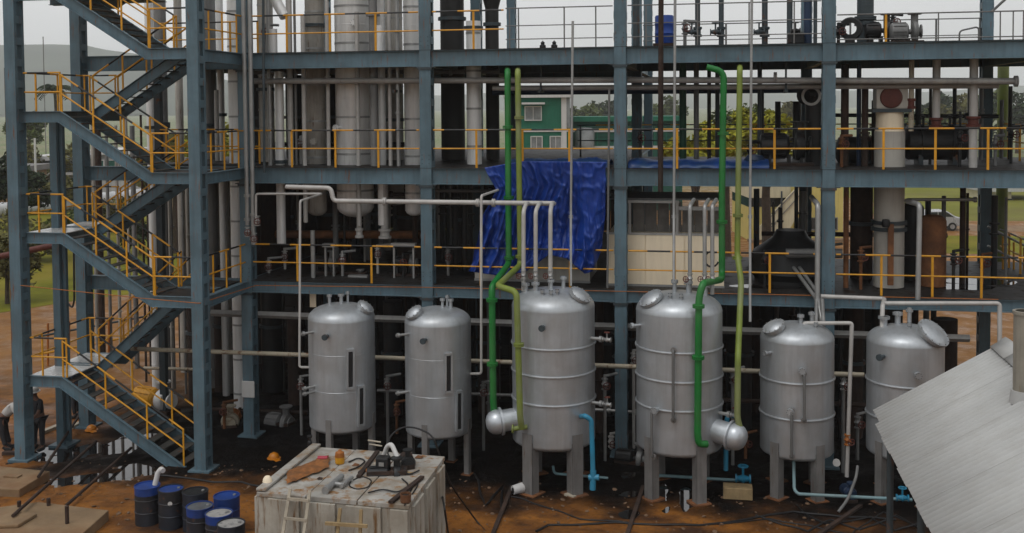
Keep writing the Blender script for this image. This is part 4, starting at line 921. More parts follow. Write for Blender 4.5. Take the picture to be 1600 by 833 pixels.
def riser(label, px, Y, wpx, y0, y1, m, fl=(), group='risers on the right-hand decks', fm='red_brown'):
    X = at(px, (y0+y1)/2, Y).x; r = wpx/2*mpp((X,Y,8)); za, zb = zY(px,y1,Y), zY(px,y0,Y)
    t = thing('riser_pipe', label, 'pipe', (X,Y,za), group); B().cyl((X,Y,za), (X,Y,zb), r, 14).o('pipe_run', m, t)
    for y in fl: z = zY(px,y,Y); B().lathe((X,Y,z), [(r,-.14),(r*1.7,-.14),(r*1.7,-.08),(r*1.25,-.06),(r*1.25,.06),(r*1.7,.08),(r*1.7,.14),(r,.14)], 14).o('flange', fm, t)
    return t
riser('white riser with red-brown flange right of the dark horizontal drum, middle deck', 1521, .9, 13, 92, 262, 'pipe_white', (190,))
riser('white riser above the dark horizontal drum on the middle deck', 1463, 1.2, 12, 94, 200, 'pipe_white', (192,))
riser('beige riser with red valve block right of the square-headed vessel', 1424, 1.0, 8, 94, 205, 'cream_rust_pipe', (162,))
riser('blue slim riser left of the square-headed vessel', 1342, 1.6, 7, 100, 262, 'machine_blue')
riser('brown stained upright pipe right of the right front column, middle deck', 1320, 1.4, 12, 100, 264, 'rust_dark')
riser('rusty upright pipe on the lower deck right of the right front column', 1322, 1.0, 8, 288, 452, 'rust')
riser('dark brown pillar on the lower deck right of the rusty domed tank', 1504, 2.2, 9, 288, 452, 'rust_dark')
riser('leaf-green upright pipe at the far right behind the decks', 1566, 7.6, 17, 90, 436, 'olive_pipe', (), fm='olive_pipe')
riser('dark green upright pipe under the top deck before the yellow tree', 1067, 3.0, 11, 92, 248, 'green_dark', ())
for px, w_, lab in ((1088,8,'grey'),(1108,6,'black')): riser(f'{lab} slim upright pipe under the top deck beside the dark green one', px, 3.2, w_, 92, 250, 'vessel_grey' if lab == 'grey' else 'vessel_black')
riser('dark slim upright pipe on middle deck just left of the hooked green pipe', 1121, 3.4, 7, 92, 252, 'dark_steel')
riser('dark upright pipe on middle deck by the conduit right of the olive pipe', 1187, 2.2, 7, 95, 262, 'dark_steel')
def horiz(label, px, py, Y, half, r, m, ax=(1,0,0), name='drum_vessel', cat='vessel', saddles=None, ring=True):
    c = at(px, py, Y); ax = Vector(ax).normalized(); t = thing(name, label, cat, (c.x, c.y, saddles if saddles is not None else c.z-r))
    B().lathe(c, [(0,-half-r*.35),(r*.6,-half-r*.26),(r*.9,-half-r*.1),(r,-half),(r,half),(r*.9,half+r*.1),(r*.6,half+r*.26),(0,half+r*.35)], 26, ax).o('shell', m, t)
    if ring:
        for s in (-.55, .55): B().lathe(c+ax*half*s, [(r,-.03),(r+.04,-.03),(r+.04,.03),(r,.03)], 26, ax).o('band', m, t)
    if saddles is not None:
        for s in (-.6, .6):
            p = c+ax*half*s; sd = Vector((-ax.y, ax.x, 0)); B().bar((p.x,p.y,saddles), (p.x,p.y,p.z-r*.6), .12, r*1.5, sd).o('saddle', 'dark_steel', t, smooth=False)
    return t, c
t, c = horiz('dark horizontal drum with thin upright valves on the middle deck at right', 1462, 223, 2.4, .75, .48, 'machine', saddles=Z3)
for k, dx in enumerate((-.35,-.1,.35,.62)): B().cyl((c.x+dx,c.y-.1,c.z+.4), (c.x+dx,c.y-.1,c.z+.75+.12*(k % 2)), .035, 8).lathe((c.x+dx,c.y-.1,c.z+.7), [(0,0),(.07,.02),(.07,.05),(0,.07)], 10).o('stem_valve', 'machine', t)
def motor(label, px, py, Y, ln_, r, m, ax=(1,0,0), z0=0, name='pump', cat='pump', vm=None, endm=None):
    """electric motor and pump casing on a base plate"""
    c = at(px, py, Y); ax = Vector(ax).normalized(); sd = Vector((-ax.y, ax.x, 0)); t = thing(name, label, cat, (c.x,c.y,z0))
    B().lathe(c-ax*ln_/2, [(0,-.02),(r*.85,0),(r,.03),(r,ln_*.55),(r*.8,ln_*.6),(r*.3,ln_*.62),(r*.3,ln_*.7)], 20, ax).o('motor', m, t)
    for k in range(10):
        q = 2*math.pi*k/10; d = sd*math.cos(q)+Vector((0,0,1))*math.sin(q); B().bar(c-ax*ln_*.42+d*r, c+ax*ln_*.02+d*r, .012, r*.22, d).o('fin', m, t, smooth=False)
    p = c+ax*ln_*.32; B().lathe(p-ax*ln_*.1, [(0,0),(r*.7,0),(r*1.15,.03),(r*1.2,ln_*.1),(r*1.05,ln_*.2),(r*.5,ln_*.22),(r*.45,ln_*.3),(r*.8,ln_*.3),(r*.8,ln_*.34),(0,ln_*.34)], 20, ax).cyl(p, p+Vector((0,0,r*2)), r*.4, 12).lathe(p+Vector((0,0,r*1.9)), [(0,0),(r*.75,0),(r*.75,.04),(0,.04)], 14).o('casing', vm or m, t)
    B().bar((c-ax*ln_*.5).xy.to_3d()+Vector((0,0,z0+.04)), (c+ax*ln_*.6).xy.to_3d()+Vector((0,0,z0+.04)), r*1.9, .08).o('base_plate', 'rust_dark', t, smooth=False)
    for s in (-.3, .1, .35): q = c+ax*ln_*s; B().bar((q.x,q.y,z0+.08), (q.x,q.y,q.z-r*.7), .08, r*1.3, sd).o('foot', 'machine', t, smooth=False)
    return t, c
motor('dark blower set on the middle deck left of the right front column', 1225, 228, 1.6, 1.3, .34, 'machine', z0=Z3, name='blower', cat='blower')
b = B(); b.pipe([at(1272,262,2.0), at(1272,160,2.0), at(1266,148,2.0), at(1255,150,1.8)], .24, 16, .4); b.o('duct', 'machine', label='black bent duct standing behind the right front column, middle deck', cat='duct')
b = B(); p = at(1268,150,1.6); b.lathe((p.x,p.y,p.z), [(.20,0),(.27,0),(.27,.06),(.20,.06)], 20, (-.3,-1,0)); b.o('duct_ring', 'galv', label='pale ring at the mouth of the black bent duct', cat='ring')
p = at(1179,256,.6); B().lathe((p.x,.6,Z3), [(0,0),(.24,0),(.28,.05),(.29,.22),(.2,.33),(0,.36)], 20).o('blue_bundle', 'machine_blue', label='rounded dark blue bundle on the middle deck by a white conduit', cat='bundle')
t, c = horiz('dark round-backed machine on the middle deck behind the guard rail right of square-headed vessel', 1340, 235, 3.0, .5, .4, 'machine', saddles=Z3)
# ------------------------------------------------------------------ lower deck, right part
hop = B(); p = at(1235, 420, 2.0)
hop.lathe((p.x,2.0,0), [(0,Z2+1.45),(.4,Z2+1.45),(.5,Z2+1.25),(1.05,Z2+.85),(1.2,Z2+.3),(1.0,Z2+.1),(1.0,Z2)], 26)
hop.o('hopper', 'machine', label='squat dark hopper on the lower deck left of the right front column', cat='hopper')
pipe_thing('duct', 'pale level duct crossing before the dark hopper on the lower deck', [at(1228,396,.7), at(1316,396,.7)], .13, 'pipe_grey', None, 14)
vessel('rusty brown tank with domed top on the lower deck at right', 1459, 1.6, 40, Z2, zY(1459,345,1.6), 'rust', (), 'domed_tank', 'tank', None, dome=True)
vessel('dark tank between the square-headed vessel and the rusty domed tank', 1427, 2.6, 34, Z2, zY(1427,325,2.6), 'machine', (), 'dark_tank', 'tank', None, dome=True)
vessel('dark upright vessel left of the white vessel on the lower deck', 1347, 2.6, 34, Z2, Z3-.3, 'rust_dark', (6.2,), 'dark_tank', 'tank', None)
pipe_thing('level_pipe', 'grey level pipe under the middle deck at right, ending in a flange', [at(1418,312,1.8), at(1523,312,1.8)], .045, 'galv', None, 10, None, [(at(1522,312,1.8),(1,0,0))])
for k, (x, y0, y1, lab) in enumerate(((1182,295,395,'leftmost dark post behind the lower deck at right, before the yellow building'),(1244,290,372,'dark slim post before the yellow building'),(1255,290,345,'thick dark post before the yellow building'))):
    riser(lab, x, 5.6, (9,6,13)[k], y0, y1+60, 'dark_steel', group='dark posts before the yellow building')
# lower-deck stair rail at far right
t = thing('stair_railing', 'slanting silver and yellow stair railing at the far right behind lower deck', 'stair railing', at(1570,430,5.0))
for (ya, yb_) in ((354,392),(384,420)): B().tube([at(1543,ya,5.0), at(1640,yb_+12,5.0)], .035, 8).o('sloping_rail', 'galv', t)
for x in (1550,1567,1584,1600): B().cyl(at(x,357+(x-1543)*.52,5.0), at(x,440,5.0), .03, 8).o('post', 'yellow', t)
# ------------------------------------------------------------------ lower deck, left part
pipe_thing('header_pipe', 'rusty brown header pipe level across the lower deck at left', [at(412,366,3.0), at(662,367,3.0)], .13, 'rust', None, 14)
riser('silver upright pipe on the lower deck before the rusty header', 489, .6, 7, 360, 437, 'galv')
riser('pale upright pipe on lower deck beneath the widest pale vessel', 561, 1.0, 8, 300, 368, 'pipe_white', (364,), fm='pipe_white')
riser('pale thick upright pipe on the lower deck beneath the thick riser', 601, 1.2, 12, 285, 368, 'pipe_white', (365,), fm='pipe_white')
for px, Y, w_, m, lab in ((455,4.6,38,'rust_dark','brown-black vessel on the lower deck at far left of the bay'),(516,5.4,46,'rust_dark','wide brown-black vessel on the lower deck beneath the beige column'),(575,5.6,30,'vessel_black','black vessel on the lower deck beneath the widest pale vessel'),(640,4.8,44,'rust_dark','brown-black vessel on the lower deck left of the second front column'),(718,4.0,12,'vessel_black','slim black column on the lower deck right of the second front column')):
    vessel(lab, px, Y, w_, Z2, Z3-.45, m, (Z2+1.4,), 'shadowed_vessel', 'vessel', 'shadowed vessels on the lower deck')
for k, (px, py, lab) in enumerate(((507,381,'left'),(632,382,'middle'),(552,410,'lower'))):
    motor(f'{lab} small dark pump with pale top on the lower deck at left', px, py+28, 1.3, .7, .16, 'machine', z0=Z2, vm='vessel_grey')
for k, (x0, x1, y) in enumerate(((505,525,383),(612,650,382),(545,575,432))):
    p, q = at(x0,y,.9), at(x1,y,.9); B().bx(p.x, q.x, .8, 1.0, p.z-.05, p.z+.05).bx(p.x+.05, p.x+.1, .86, .94, Z2, p.z-.05).bx(q.x-.1, q.x-.05, .86, .94, Z2, q.z-.05).o('tray', 'galv', smooth=False, label=('left narrow pale metal tray standing on lower deck by the rail','wide pale metal tray standing on lower deck by the rail','low pale metal tray near the lower deck edge')[k], cat='tray', group='pale metal trays on the lower deck')
t = thing('valve_set', 'silver valves at the foot of the paired risers by the frame\'s left column', 'valves', at(392,385,-.55))
for x, y in ((387,362),(397,372),(402,345)): valve(t, at(x,y,-.55), (0,0,1), 'galv', 1.2, 'valve_body', up_=(.4,-.9,0))
# ------------------------------------------------------------------ top deck against the sky
for k, (px, w_, lab) in enumerate(((994,11,'dark riser just right of the middle column, against the sky'),(1090,8,'grey riser above the olive pipe, first of the pair with valves'),(1127,8,'grey riser above the olive pipe, second of the pair with valves'),(1195,9,'dark riser against the sky beside a black valve block'),(1234,9,'slim dark riser left of the right front column, top deck'),(1262,12,'thick dark blue riser left of the right front column, top deck'),(1274,6,'thinnest grey riser just left of the right front column, top deck'))):
    t = riser(lab, px, 2.2, w_, -70, 72, 'dark_steel' if k != 5 else 'machine_blue', (50,) if k in (1,2,3) else (), group='risers on the top deck against the sky', fm='dark_steel')
    if k in (1, 2, 3): valve(t, at(px-9, 50, 2.1), (1,0,0), 'dark_steel', 1.3, 'side_valve', 'dark_steel')
b = at(1038, 66, 1.0); t = thing('plastic_drum', 'blue plastic drum standing on the top deck against the sky', 'drum', (b.x,1.0,Z4))
B().bx(b.x-.3, b.x+.3, .7, 1.3, Z4, Z4+.12).o('pallet', 'rust_dark', t, smooth=False)
B().lathe((b.x,1.0,Z4+.12), [(0,0),(.24,0),(.26,.04),(.26,.26),(.272,.28),(.26,.30),(.26,.52),(.272,.54),(.26,.56),(.26,.74),(.24,.78),(0,.78)], 24).o('barrel', 'drum_blue', t)
motor('grey pump silhouette on the top deck at right, rightmost', 1414, 50, 1.0, .75, .24, 'vessel_grey', z0=Z4, vm='vessel_grey')
motor('dark pump beside a large ring flange on top deck at right', 1372, 48, 1.4, .7, .22, 'machine', z0=Z4)
c = at(1328, 45, 1.0); t = thing('ring_flange', 'large dark ring flange standing upright on the top deck, tyre-like', 'flange', (c.x,c.y,Z4))
B().lathe(c+Vector((0,-.08,0)), [(.16,0),(.28,0),(.31,.03),(.31,.13),(.28,.16),(.16,.16),(.16,0)], 28, (.25,1,0)).o('ring', 'machine', t); B().bx(c.x-.12, c.x+.12, c.y-.1, c.y+.1, Z4, c.z-.25).o('stand', 'machine', t, smooth=False)
vessel('dark blue-grey upright vessel beside the ring flange on the top deck', 1351, 1.6, 25, Z4, 16, 'dark_steel', (Z4+.6, Z4+.75), 'dark_vessel', 'vessel', None)
t = thing('block_valve', 'black angular valve block on the top deck left of the right front column', 'valve', at(1244,60,2.0)); B().bx(at(1230,50,2).x, at(1256,50,2).x, 1.8, 2.2, Z4+.1, Z4+.42).o('valve_body', 'machine', t, smooth=False, bevel=.04)
B().bx(at(1234,50,2).x, at(1252,50,2).x, 1.9, 2.1, Z4, Z4+.1).o('foot', 'machine', t, smooth=False); valve(t, at(1243,48,1.75), (1,0,0), 'machine', 1.1, 'side_valve', 'machine')
c = at(1515,60,.4); B().pipe([(c.x-.25,.4,Z4), (c.x-.25,.4,Z4+.28), (c.x+.22,.4,Z4+.38), (c.x+.22,.4,Z4)], .022, 8, .1).o('hoop_handle', 'pipe_grey', label='small grey hoop handle on the top deck near the right edge', cat='handle')
for k, x in enumerate((848,866)): p = at(x,72,.8); B().lathe((p.x,.8,Z4), [(0,0),(.09,0),(.09,.12),(.05,.15),(.06,.2),(0,.26)], 12).o('deck_fitting', 'machine', label=('left' if k == 0 else 'right')+' small dark fitting on the top deck beside the thin grey rail', cat='fitting', group='small fittings on the top deck')
pipe_thing('diagonal_brace', 'slanting grey brace against the sky at the top right corner', [at(1550,18,6.2), at(1600,-28,6.2)], .04, 'pipe_grey', None, 8)
# ------------------------------------------------------------------ shadowed yard beneath the decks
WL = thing('yard_backdrop', 'added dark block wall at the back of the yard, behind the tanks', 'wall', (-2,9.2,0))  # invented wall, coloured dark and built high to keep the yard black
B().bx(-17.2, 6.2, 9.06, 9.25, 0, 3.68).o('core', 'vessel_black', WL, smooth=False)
mat('backdrop_block', (.035,.03,.026), .9, 0, .4, 1.5, streak=.4, bump=.4)
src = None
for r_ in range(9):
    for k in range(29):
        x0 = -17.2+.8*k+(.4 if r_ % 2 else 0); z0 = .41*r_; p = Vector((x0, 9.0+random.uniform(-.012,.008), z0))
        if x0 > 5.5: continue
        if src is None: src = B().bx(x0+.01, x0+.79, p.y, p.y+.06, z0+.01, z0+.40).o('block', 'backdrop_block', WL, smooth=False); sp = p
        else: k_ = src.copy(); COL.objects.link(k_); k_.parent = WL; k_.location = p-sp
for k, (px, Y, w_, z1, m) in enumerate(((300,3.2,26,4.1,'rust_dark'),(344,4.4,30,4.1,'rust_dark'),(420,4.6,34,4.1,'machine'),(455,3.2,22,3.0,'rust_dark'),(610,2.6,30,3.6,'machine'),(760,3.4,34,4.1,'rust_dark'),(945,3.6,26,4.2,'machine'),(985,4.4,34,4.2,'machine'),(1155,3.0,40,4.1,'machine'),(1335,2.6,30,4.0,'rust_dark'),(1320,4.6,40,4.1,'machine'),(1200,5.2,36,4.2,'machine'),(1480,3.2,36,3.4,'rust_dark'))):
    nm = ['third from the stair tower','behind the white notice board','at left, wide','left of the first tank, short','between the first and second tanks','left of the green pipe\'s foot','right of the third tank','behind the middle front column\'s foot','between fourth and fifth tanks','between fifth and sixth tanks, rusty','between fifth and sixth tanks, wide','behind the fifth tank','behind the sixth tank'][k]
    vessel('added dark yard vessel '+nm, px, Y, w_, 0, z1, m, (z1*.55,), 'yard_fill', 'vessel', 'dark vessels in the shaded yard')  # dark bodies filled in so the yard reads black
motor('yellow and white pump motor on the ground seen through the lowest stair flight', 240, 622, 2.0, 1.5, .30, 'yellow', (1,-.35,0), 0, vm='vessel_pale')
motor('orange-stained pump casing on the ground right of the stair foot', 362, 655, .9, .8, .24, 'orange', (.3,-1,0), 0, vm='cream_rust_pipe')
motor('grey pump on the ground left of the first tank', 436, 660, 1.2, .8, .26, 'vessel_grey', (1,-.2,0), 0)
motor('dark pump by the third tank\'s right legs', 985, 715, -.6, .8, .2, 'machine', (1,-.2,0), 0, vm='vessel_grey')
motor('dark blue pump on the ground between fifth and sixth tanks', 1325, 768, -2.4, .5, .13, 'machine_blue', (.3,-1,0), 0)
p = at(388, 608, -.28); NB = thing('notice_board', 'small blank white board fixed to the frame\'s left column', 'board', (p.x,-.28,p.z-.25)); B().bx(p.x-.20, p.x+.20, -.31, -.27, p.z-.25, p.z+.24).o('panel', 'white_paint', NB, smooth=False, bevel=.03)
B().bx(p.x-.05, p.x+.05, -.27, -.215, p.z-.2, p.z+.2).o('bracket', 'galv', NB, smooth=False)
p = at(489,462,.2); B().bx(p.x-.1, p.x+.09, .2, .23, p.z-.34, p.z+.1).o('notice_sheet', 'cream', label='small yellowish notice sheet under the lower deck above the first tank', cat='sign', smooth=False)
# ------------------------------------------------------------------ foreground: pit, drums, slabs, roof
Zb = 2.0
FL, FRr, BR, BL = (-8.87,-9.42), (-5.66,-9.60), (-5.68,-6.74), (-8.80,-6.56)
CB = thing('concrete_pit', 'rust-streaked concrete tank block with tools and junk on its flat top', 'concrete block', (-7.25,-8.05,0))
def quadprism(b, pts, z0, z1):
    n = len(pts); b.add([(x,y,z0) for x, y in pts]+[(x,y,z1) for x, y in pts], [tuple(range(n))[::-1], tuple(range(n,2*n))]+[(i,(i+1) % n,n+(i+1) % n,n+i) for i in range(n)]); return b
def ins(p, d): c = Vector((-7.25,-8.08)); v = Vector(p)-c; return tuple(c+v*(1-d/v.length))
quadprism(B(), [ins(q,.06) for q in (FL,FRr,BR,BL)], 0, Zb-.10).o('core', 'concrete', CB, smooth=False)
# top slabs
for i in range(3):
    a0, a1 = i/3, (i+1)/3
    e = lambda P, Q, t: Vector(P).lerp(Vector(Q), t)
    q = [e(FL,FRr,a0+.003), e(FL,FRr,a1-.003), e(BL,BR,a1-.003), e(BL,BR,a0+.003)]
    quadprism(B(), [tuple(v) for v in q], Zb-.098, Zb+random.uniform(-.01,.012)).o('top_slab', 'concrete_top', CB, smooth=False, bevel=.012)
# shuttered faces: upright boards' imprint, each strip its own
def strips(P, Q, widths, side):
    tot = sum(widths); P, Q = Vector(P), Vector(Q); d = (Q-P).normalized(); n = Vector((d.y,-d.x)); s = 0; ln_ = (Q-P).length
    for k, w_ in enumerate(widths):
        a = P+d*(s/tot*ln_+.001); c = P+d*((s+w_)/tot*ln_-.001); s += w_; pr_ = .07*(k % 2)
        quadprism(B(), [tuple(a-n*.05), tuple(a+n*pr_), tuple(c+n*pr_), tuple(c-n*.05)][::-1], 0, Zb-.105).o('face_strip', 'concrete', CB, smooth=False, bevel=.01)
strips(ins(FL,.03), ins(FRr,.03), [.8,2.2,.5,2.0,.7,2.4,.6,1.2], 0)
strips(ins(FRr,.03), ins(BR,.03), [.5,2.0,.7,1.8,.6,1.6,.5], 1)
strips(ins(BL,.03), ins(FL,.03), [1,.5,1.2,.4,1,.8], 2)
strips(ins(BR,.03), ins(BL,.03), [1,.5,1.2,.4,1,.8], 3)
q = [FL, (FL[0]+.2,FL[1]), (BL[0]+.2,BL[1]), BL]; quadprism(B(), q, Zb+.013, Zb+.07).o('kerb', 'concrete_top', CB, smooth=False, bevel=.015)
T = lambda px, py, z=Zb+.01: gz(px, py, z)
# junk on the top
p = T(484,732); 
b = B(); rows = []
for i in range(10):
    row = []
    for j in range(22):
        u, v = j/21, i/9; q = T(448+66*u+4*noise.noise((v*7,1,1)), 748-26*u+(20+8*noise.noise((u*6,2,2)))*(v-.5)); q.z = Zb+.02+.012+.03*math.sin(math.pi*v)+.03*abs(noise.noise((u*9, v*6, 1))); row.append(q)
    rows.append(row)
b.sheet(rows); b.o('rag', 'rag', label='rust-brown crumpled sacking lying on the concrete block at left', cat='rag', ang=180)
B().pipe([T(497,716,Zb+.05), T(512,716,Zb+.06)], .05, 10).o('pink_cup', 'red_plastic', label='small bright pink-red plastic piece at the end of the brown sacking', cat='plastic piece')
p = T(531,724); t = thing('pot', 'orange and yellow small pot standing on the concrete block', 'pot', p)
B().lathe(p, [(0,0),(.09,0),(.1,.02),(.1,.14)], 18).o('yellow_base', 'yellow', t); B().lathe(p+Vector((0,0,.14)), [(.1,0),(.105,.02),(.09,.1),(.05,.12),(.03,.15),(0,.15)], 18).o('orange_top', 'orange', t)
p = T(634,784); t = thing('pot', 'small rusty open tin near the front right corner of the concrete block', 'tin', p); B().lathe(p, [(0,0),(.10,0),(.11,.16),(.10,.16),(.09,.03),(0,.03)], 18).o('tin_body', 'rust', t); B().lathe(p+Vector((0,0,.12)), [(.08,0),(0,.005)], 18).o('contents', 'black', t)
t = thing('pipe_fitting', 'silver pipe fitting with two branches lying across the concrete block', 'pipe fitting', T(528,752))
z = Zb+.07; B().cyl(T(510,765,z), T(534,744,z), .06, 14).o('main_pipe', 'galv', t); B().cyl(T(524,756,z), T(538,758,z), .045, 12).cyl(T(533,760,z), T(550,746,z), .04, 12).o('branch', 'galv', t); B().cyl(T(508,767,z), T(512,763,z), .075, 14).o('socket', 'galv', t)
t, c = motor('dark welding motor set amid hoses on the concrete block', 602, 742, -8.0, .75, .17, 'machine', (1,.25,0), Zb+.01); 
t, c = motor('small dark pump at the back of the concrete block by the hose arch', 636, 720, -7.4, .55, .14, 'rust_dark', (.4,-1,0), Zb+.01, vm='machine')
b = B(); b.pipe([T(596,722,Zb+.05), at(605,697,-7.6), at(612,694,-7.7), at(624,722,-7.9)], .05, 12, .12); b.o('white_elbow', 'white_paint', label='white bent plastic pipe standing on the concrete block', cat='pipe')
t = thing('gas_box', 'dark grey upright box beside the white elbow on the concrete block', 'box', T(598,738)); p = T(598,738); B().bx(p.x-.13, p.x+.14, p.y-.1, p.y+.14, Zb+.012, Zb+.34).o('case', 'machine', t, smooth=False, bevel=.03); B().bx(p.x-.05, p.x+.06, p.y-.112, p.y-.1, Zb+.17, Zb+.25).o('plate', 'galv', t, smooth=False)
B().tube(fillet([T(700,833,.8), T(694,790,1.6), at(690,770,-6.5), at(668,735,-6.6), at(640,728,-7.1)], .5), .022, 8).o('hose', 'hose', label='black hose hanging down the right side of the concrete block', cat='hose')
arc = [at(608,715,-7.0), at(604,700,-6.9), at(610,680,-6.8), at(628,667,-6.7), at(650,668,-6.7), at(672,678,-6.8), at(680,690,-6.9), at(690,720,-6.6), at(705,760,-6.2), gz(745,815), gz(760,832)]
B().tube(fillet(arc, .4), .02, 8).o('hose', 'hose', label='black hose arching over the concrete block against the second tank', cat='hose')
B().tube(fillet([T(548,752), T(545,760), T(558,765), T(575,762), T(582,750), T(565,744), T(552,750)], .2), .014, 6).o('cable', 'hose', label='short looped black cable in the middle of the concrete block\'s top', cat='cable')
for k, (pix, lab) in enumerate(((((560,738),(572,728),(590,735),(612,730),(640,742),(655,735)),'tangled black lead behind the dark motor on the concrete block'),(((575,770),(598,764),(622,770),(640,758),(628,748)),'black lead curling before the dark motor on the concrete block'),(((545,722),(560,715),(572,720),(560,730),(545,735)),'thin dark wire loop near the orange pot'))):
    B().tube(fillet([T(x,y,Zb+.03) for x, y in pix], .15), .016, 6).o('lead', 'hose', label=lab, cat='cable', group='leads on the concrete block')
for k, (x, y, s_, m_, lab) in enumerate(((556,727,.05,'rust','small rusty scrap beside the orange pot'),(572,736,.06,'orange','orange flat scrap near the middle of the concrete block'),(500,748,.04,'rust_dark','small dark scrap left of the silver fitting'),(460,752,.05,'rust_dark','dark scrap at the left of the block top'),(655,715,.06,'rust','rusty scrap at the back right of the block'),(640,740,.05,'wood','wooden scrap right of the dark motor'),(588,725,.05,'wood_pale','pale chip by the dark steel bar'))):
    q = T(x,y,Zb+.012); B().add([q+Vector((-s_*1.6,-s_,0)), q+Vector((s_*1.2,-s_*.7,0)), q+Vector((s_*1.5,s_,.01)), q+Vector((-s_,s_*.8,.0)), q+Vector((-s_*.8,-s_*.4,s_*.7)), q+Vector((s_*.8,-s_*.3,s_*.5)), q+Vector((s_*.7,s_*.5,s_*.6)), q+Vector((-s_*.6,s_*.4,s_*.8))], [(0,3,2,1),(4,5,6,7),(0,1,5,4),(1,2,6,5),(2,3,7,6),(3,0,4,7)]).o('scrap', m_, label=lab, cat='scrap', group='scraps on the concrete block', smooth=False)
B().tube(fillet([T(632,790), T(640,770), T(650,752), T(655,745), T(652,760), T(644,772)], .1), .014, 6).o('cable', 'hose', label='thin looped black cable near the right edge of the concrete block', cat='cable')
for k, (x0,y0,x1,y1,lab) in enumerate(((590,705,560,745,'dark steel bar lying diagonally on the concrete block'),(660,745,610,785,'dark flat strip along the right side of the concrete block'))):
    B().bar(T(x0,y0,Zb+.04), T(x1,y1,Zb+.04), .09, .05).o('steel_bar', 'rust_dark', label=lab, cat='bar', smooth=False)
for k, (x, y) in enumerate(((575,688),(577,694))): B().tube([at(x,y,-6.9), at(x+20,y+3,-6.9)], .018, 6).o('stick', 'wood_pale', label=('upper','lower')[k]+' pale thin stick lying at the back of the concrete block', cat='stick', group='pale sticks')
t = thing('bolt_post', 'short dark bollard-like stub at back left corner of the concrete block', 'stub', T(484,697)); p = T(484,697); B().lathe(p, [(0,0),(.05,0),(.05,.1),(.03,.12),(.03,.18),(.06,.2),(.06,.24),(0,.24)], 12).o('stub', 'black', t)
p = T(418,757); B().lathe(p, [(0,.058),(.10,.058),(.09,.12),(.05,.17),(0,.18)], 10).o('lump', 'cream', label='pale yellowish lump on the left kerb of the concrete block', cat='lump')
# ladder
LD = thing('ladder', 'pale wooden ladder leaning on the front of the concrete block', 'ladder', gz(475,900))
def lad(u, v): a = Vector((-8.25,-10.25,0)).lerp(Vector((-8.10,-9.53,2.15)), v); c = Vector((-7.78,-10.28,0)).lerp(Vector((-7.68,-9.56,2.15)), v); return a.lerp(c, u)
for u in (0, 1): B().bar(lad(u,0), lad(u,1), .06, .035, (0,1,0)).o('rail', 'wood_pale', LD, smooth=False)
for v in (.12,.28,.44,.60,.76,.92): B().bar(lad(-.03,v)+Vector((0,-.03,0)), lad(1.03,v)+Vector((0,-.03,0)), .03, .05).o('rung', 'wood_pale', LD, smooth=False)
# wooden trestle
p = at(541, 820, -9.95); zc = p.z; TR = thing('trestle', 'small yellowish wooden trestle before the concrete block at the bottom edge', 'trestle', (p.x,p.y,0))
for dx in (-.22, .20): B().bar((p.x+dx*1.3,p.y-.25,0), (p.x+dx+.06,p.y+.12,at(541,797,-9.9).z), .06, .05).o('leg', 'wood', TR, smooth=False)
for zz, w_ in ((zc,.42),(zc-.7,.38)): B().bar((p.x-w_,p.y,zz), (p.x+w_,p.y,zz), .05, .06).o('crossbar', 'wood', TR, smooth=False)
# ------------------------------------------------------------------ drums
def drum(label, px, py, m, lid, rim, tilt=0, top=None):
    c = gz(px, py, .88); t = thing('steel_drum', label, 'drum', (c.x,c.y,0), 'drums beside the concrete block'); r = .285
    pf = [(0,0),(r,0)]
    for z in (.02,.29,.59): pf += [(r,z),(r,z+.24),(r+.012,z+.255),(r,z+.27)]
    pf = [(0,0),(r,0),(r,.28),(r+.012,.295),(r,.31),(r,.57),(r+.012,.585),(r,.60),(r,.70)]
    B().lathe((c.x,c.y,0), pf, 28).o('drum_body', m, t)
    B().lathe((c.x,c.y,0), [(r,.70),(r,.86),(r+.012,.87),(r+.008,.885),(r-.01,.885),(r-.012,.862)], 28).o('upper_ring', rim, t)
    B().lathe((c.x,c.y,0), [(r-.012,.86),(r*.6,.868),(0,.865)], 28).o('lid', lid, t)
    B().lathe((c.x+.15,c.y+.08,.866), [(.035,0),(.035,.025),(0,.03)], 12).o('bung', 'galv', t)
    return c
c = drum('blue-topped dark drum with a pale elbow on its lid, leftmost', 230, 758, 'drum_dark', 'drum_blue', 'drum_blue')
B().pipe([(c.x+.16,c.y+.06,.87), (c.x+.22,c.y+.1,1.15), (c.x+.30,c.y+.12,1.24), (c.x+.38,c.y+.05,1.22)], .06, 12, .12).o('elbow_pipe', 'white_paint', label='pale bent pipe standing on the leftmost drum', cat='pipe')
c = drum('dark drum with blue lid and small white sticker, second from left', 267, 763, 'drum_dark', 'drum_blue', 'drum_dark')
d = Vector((CAM.x-c.x-2.5, CAM.y-c.y, 0)).normalized(); B().lathe(Vector((c.x,c.y,.62))+d*.285, [(0,.006),(.05,.005),(.05,0)], 14, d).o('sticker', 'white_paint', label='small round white sticker on the second drum', cat='sticker')
drum('dark open-looking drum behind the grey-lidded one', 305, 767, 'drum_dark', 'black', 'drum_dark')
drum('bright blue drum at the back right of the drum cluster', 354, 774, 'drum_blue', 'drum_blue', 'drum_blue')
drum('dark drum with grey dusty lid and blue rim at the cluster\'s front left', 312, 790, 'drum_dark', 'lid_grey', 'drum_blue')
drum('blue drum with dirty white lid in the middle of the cluster\'s front', 342, 801, 'drum_dark', 'lid_dirty', 'drum_blue')
drum('drum with dirty white lid nearest the camera at the cluster\'s front right', 361, 817, 'drum_dark', 'lid_dirty', 'drum_dark')
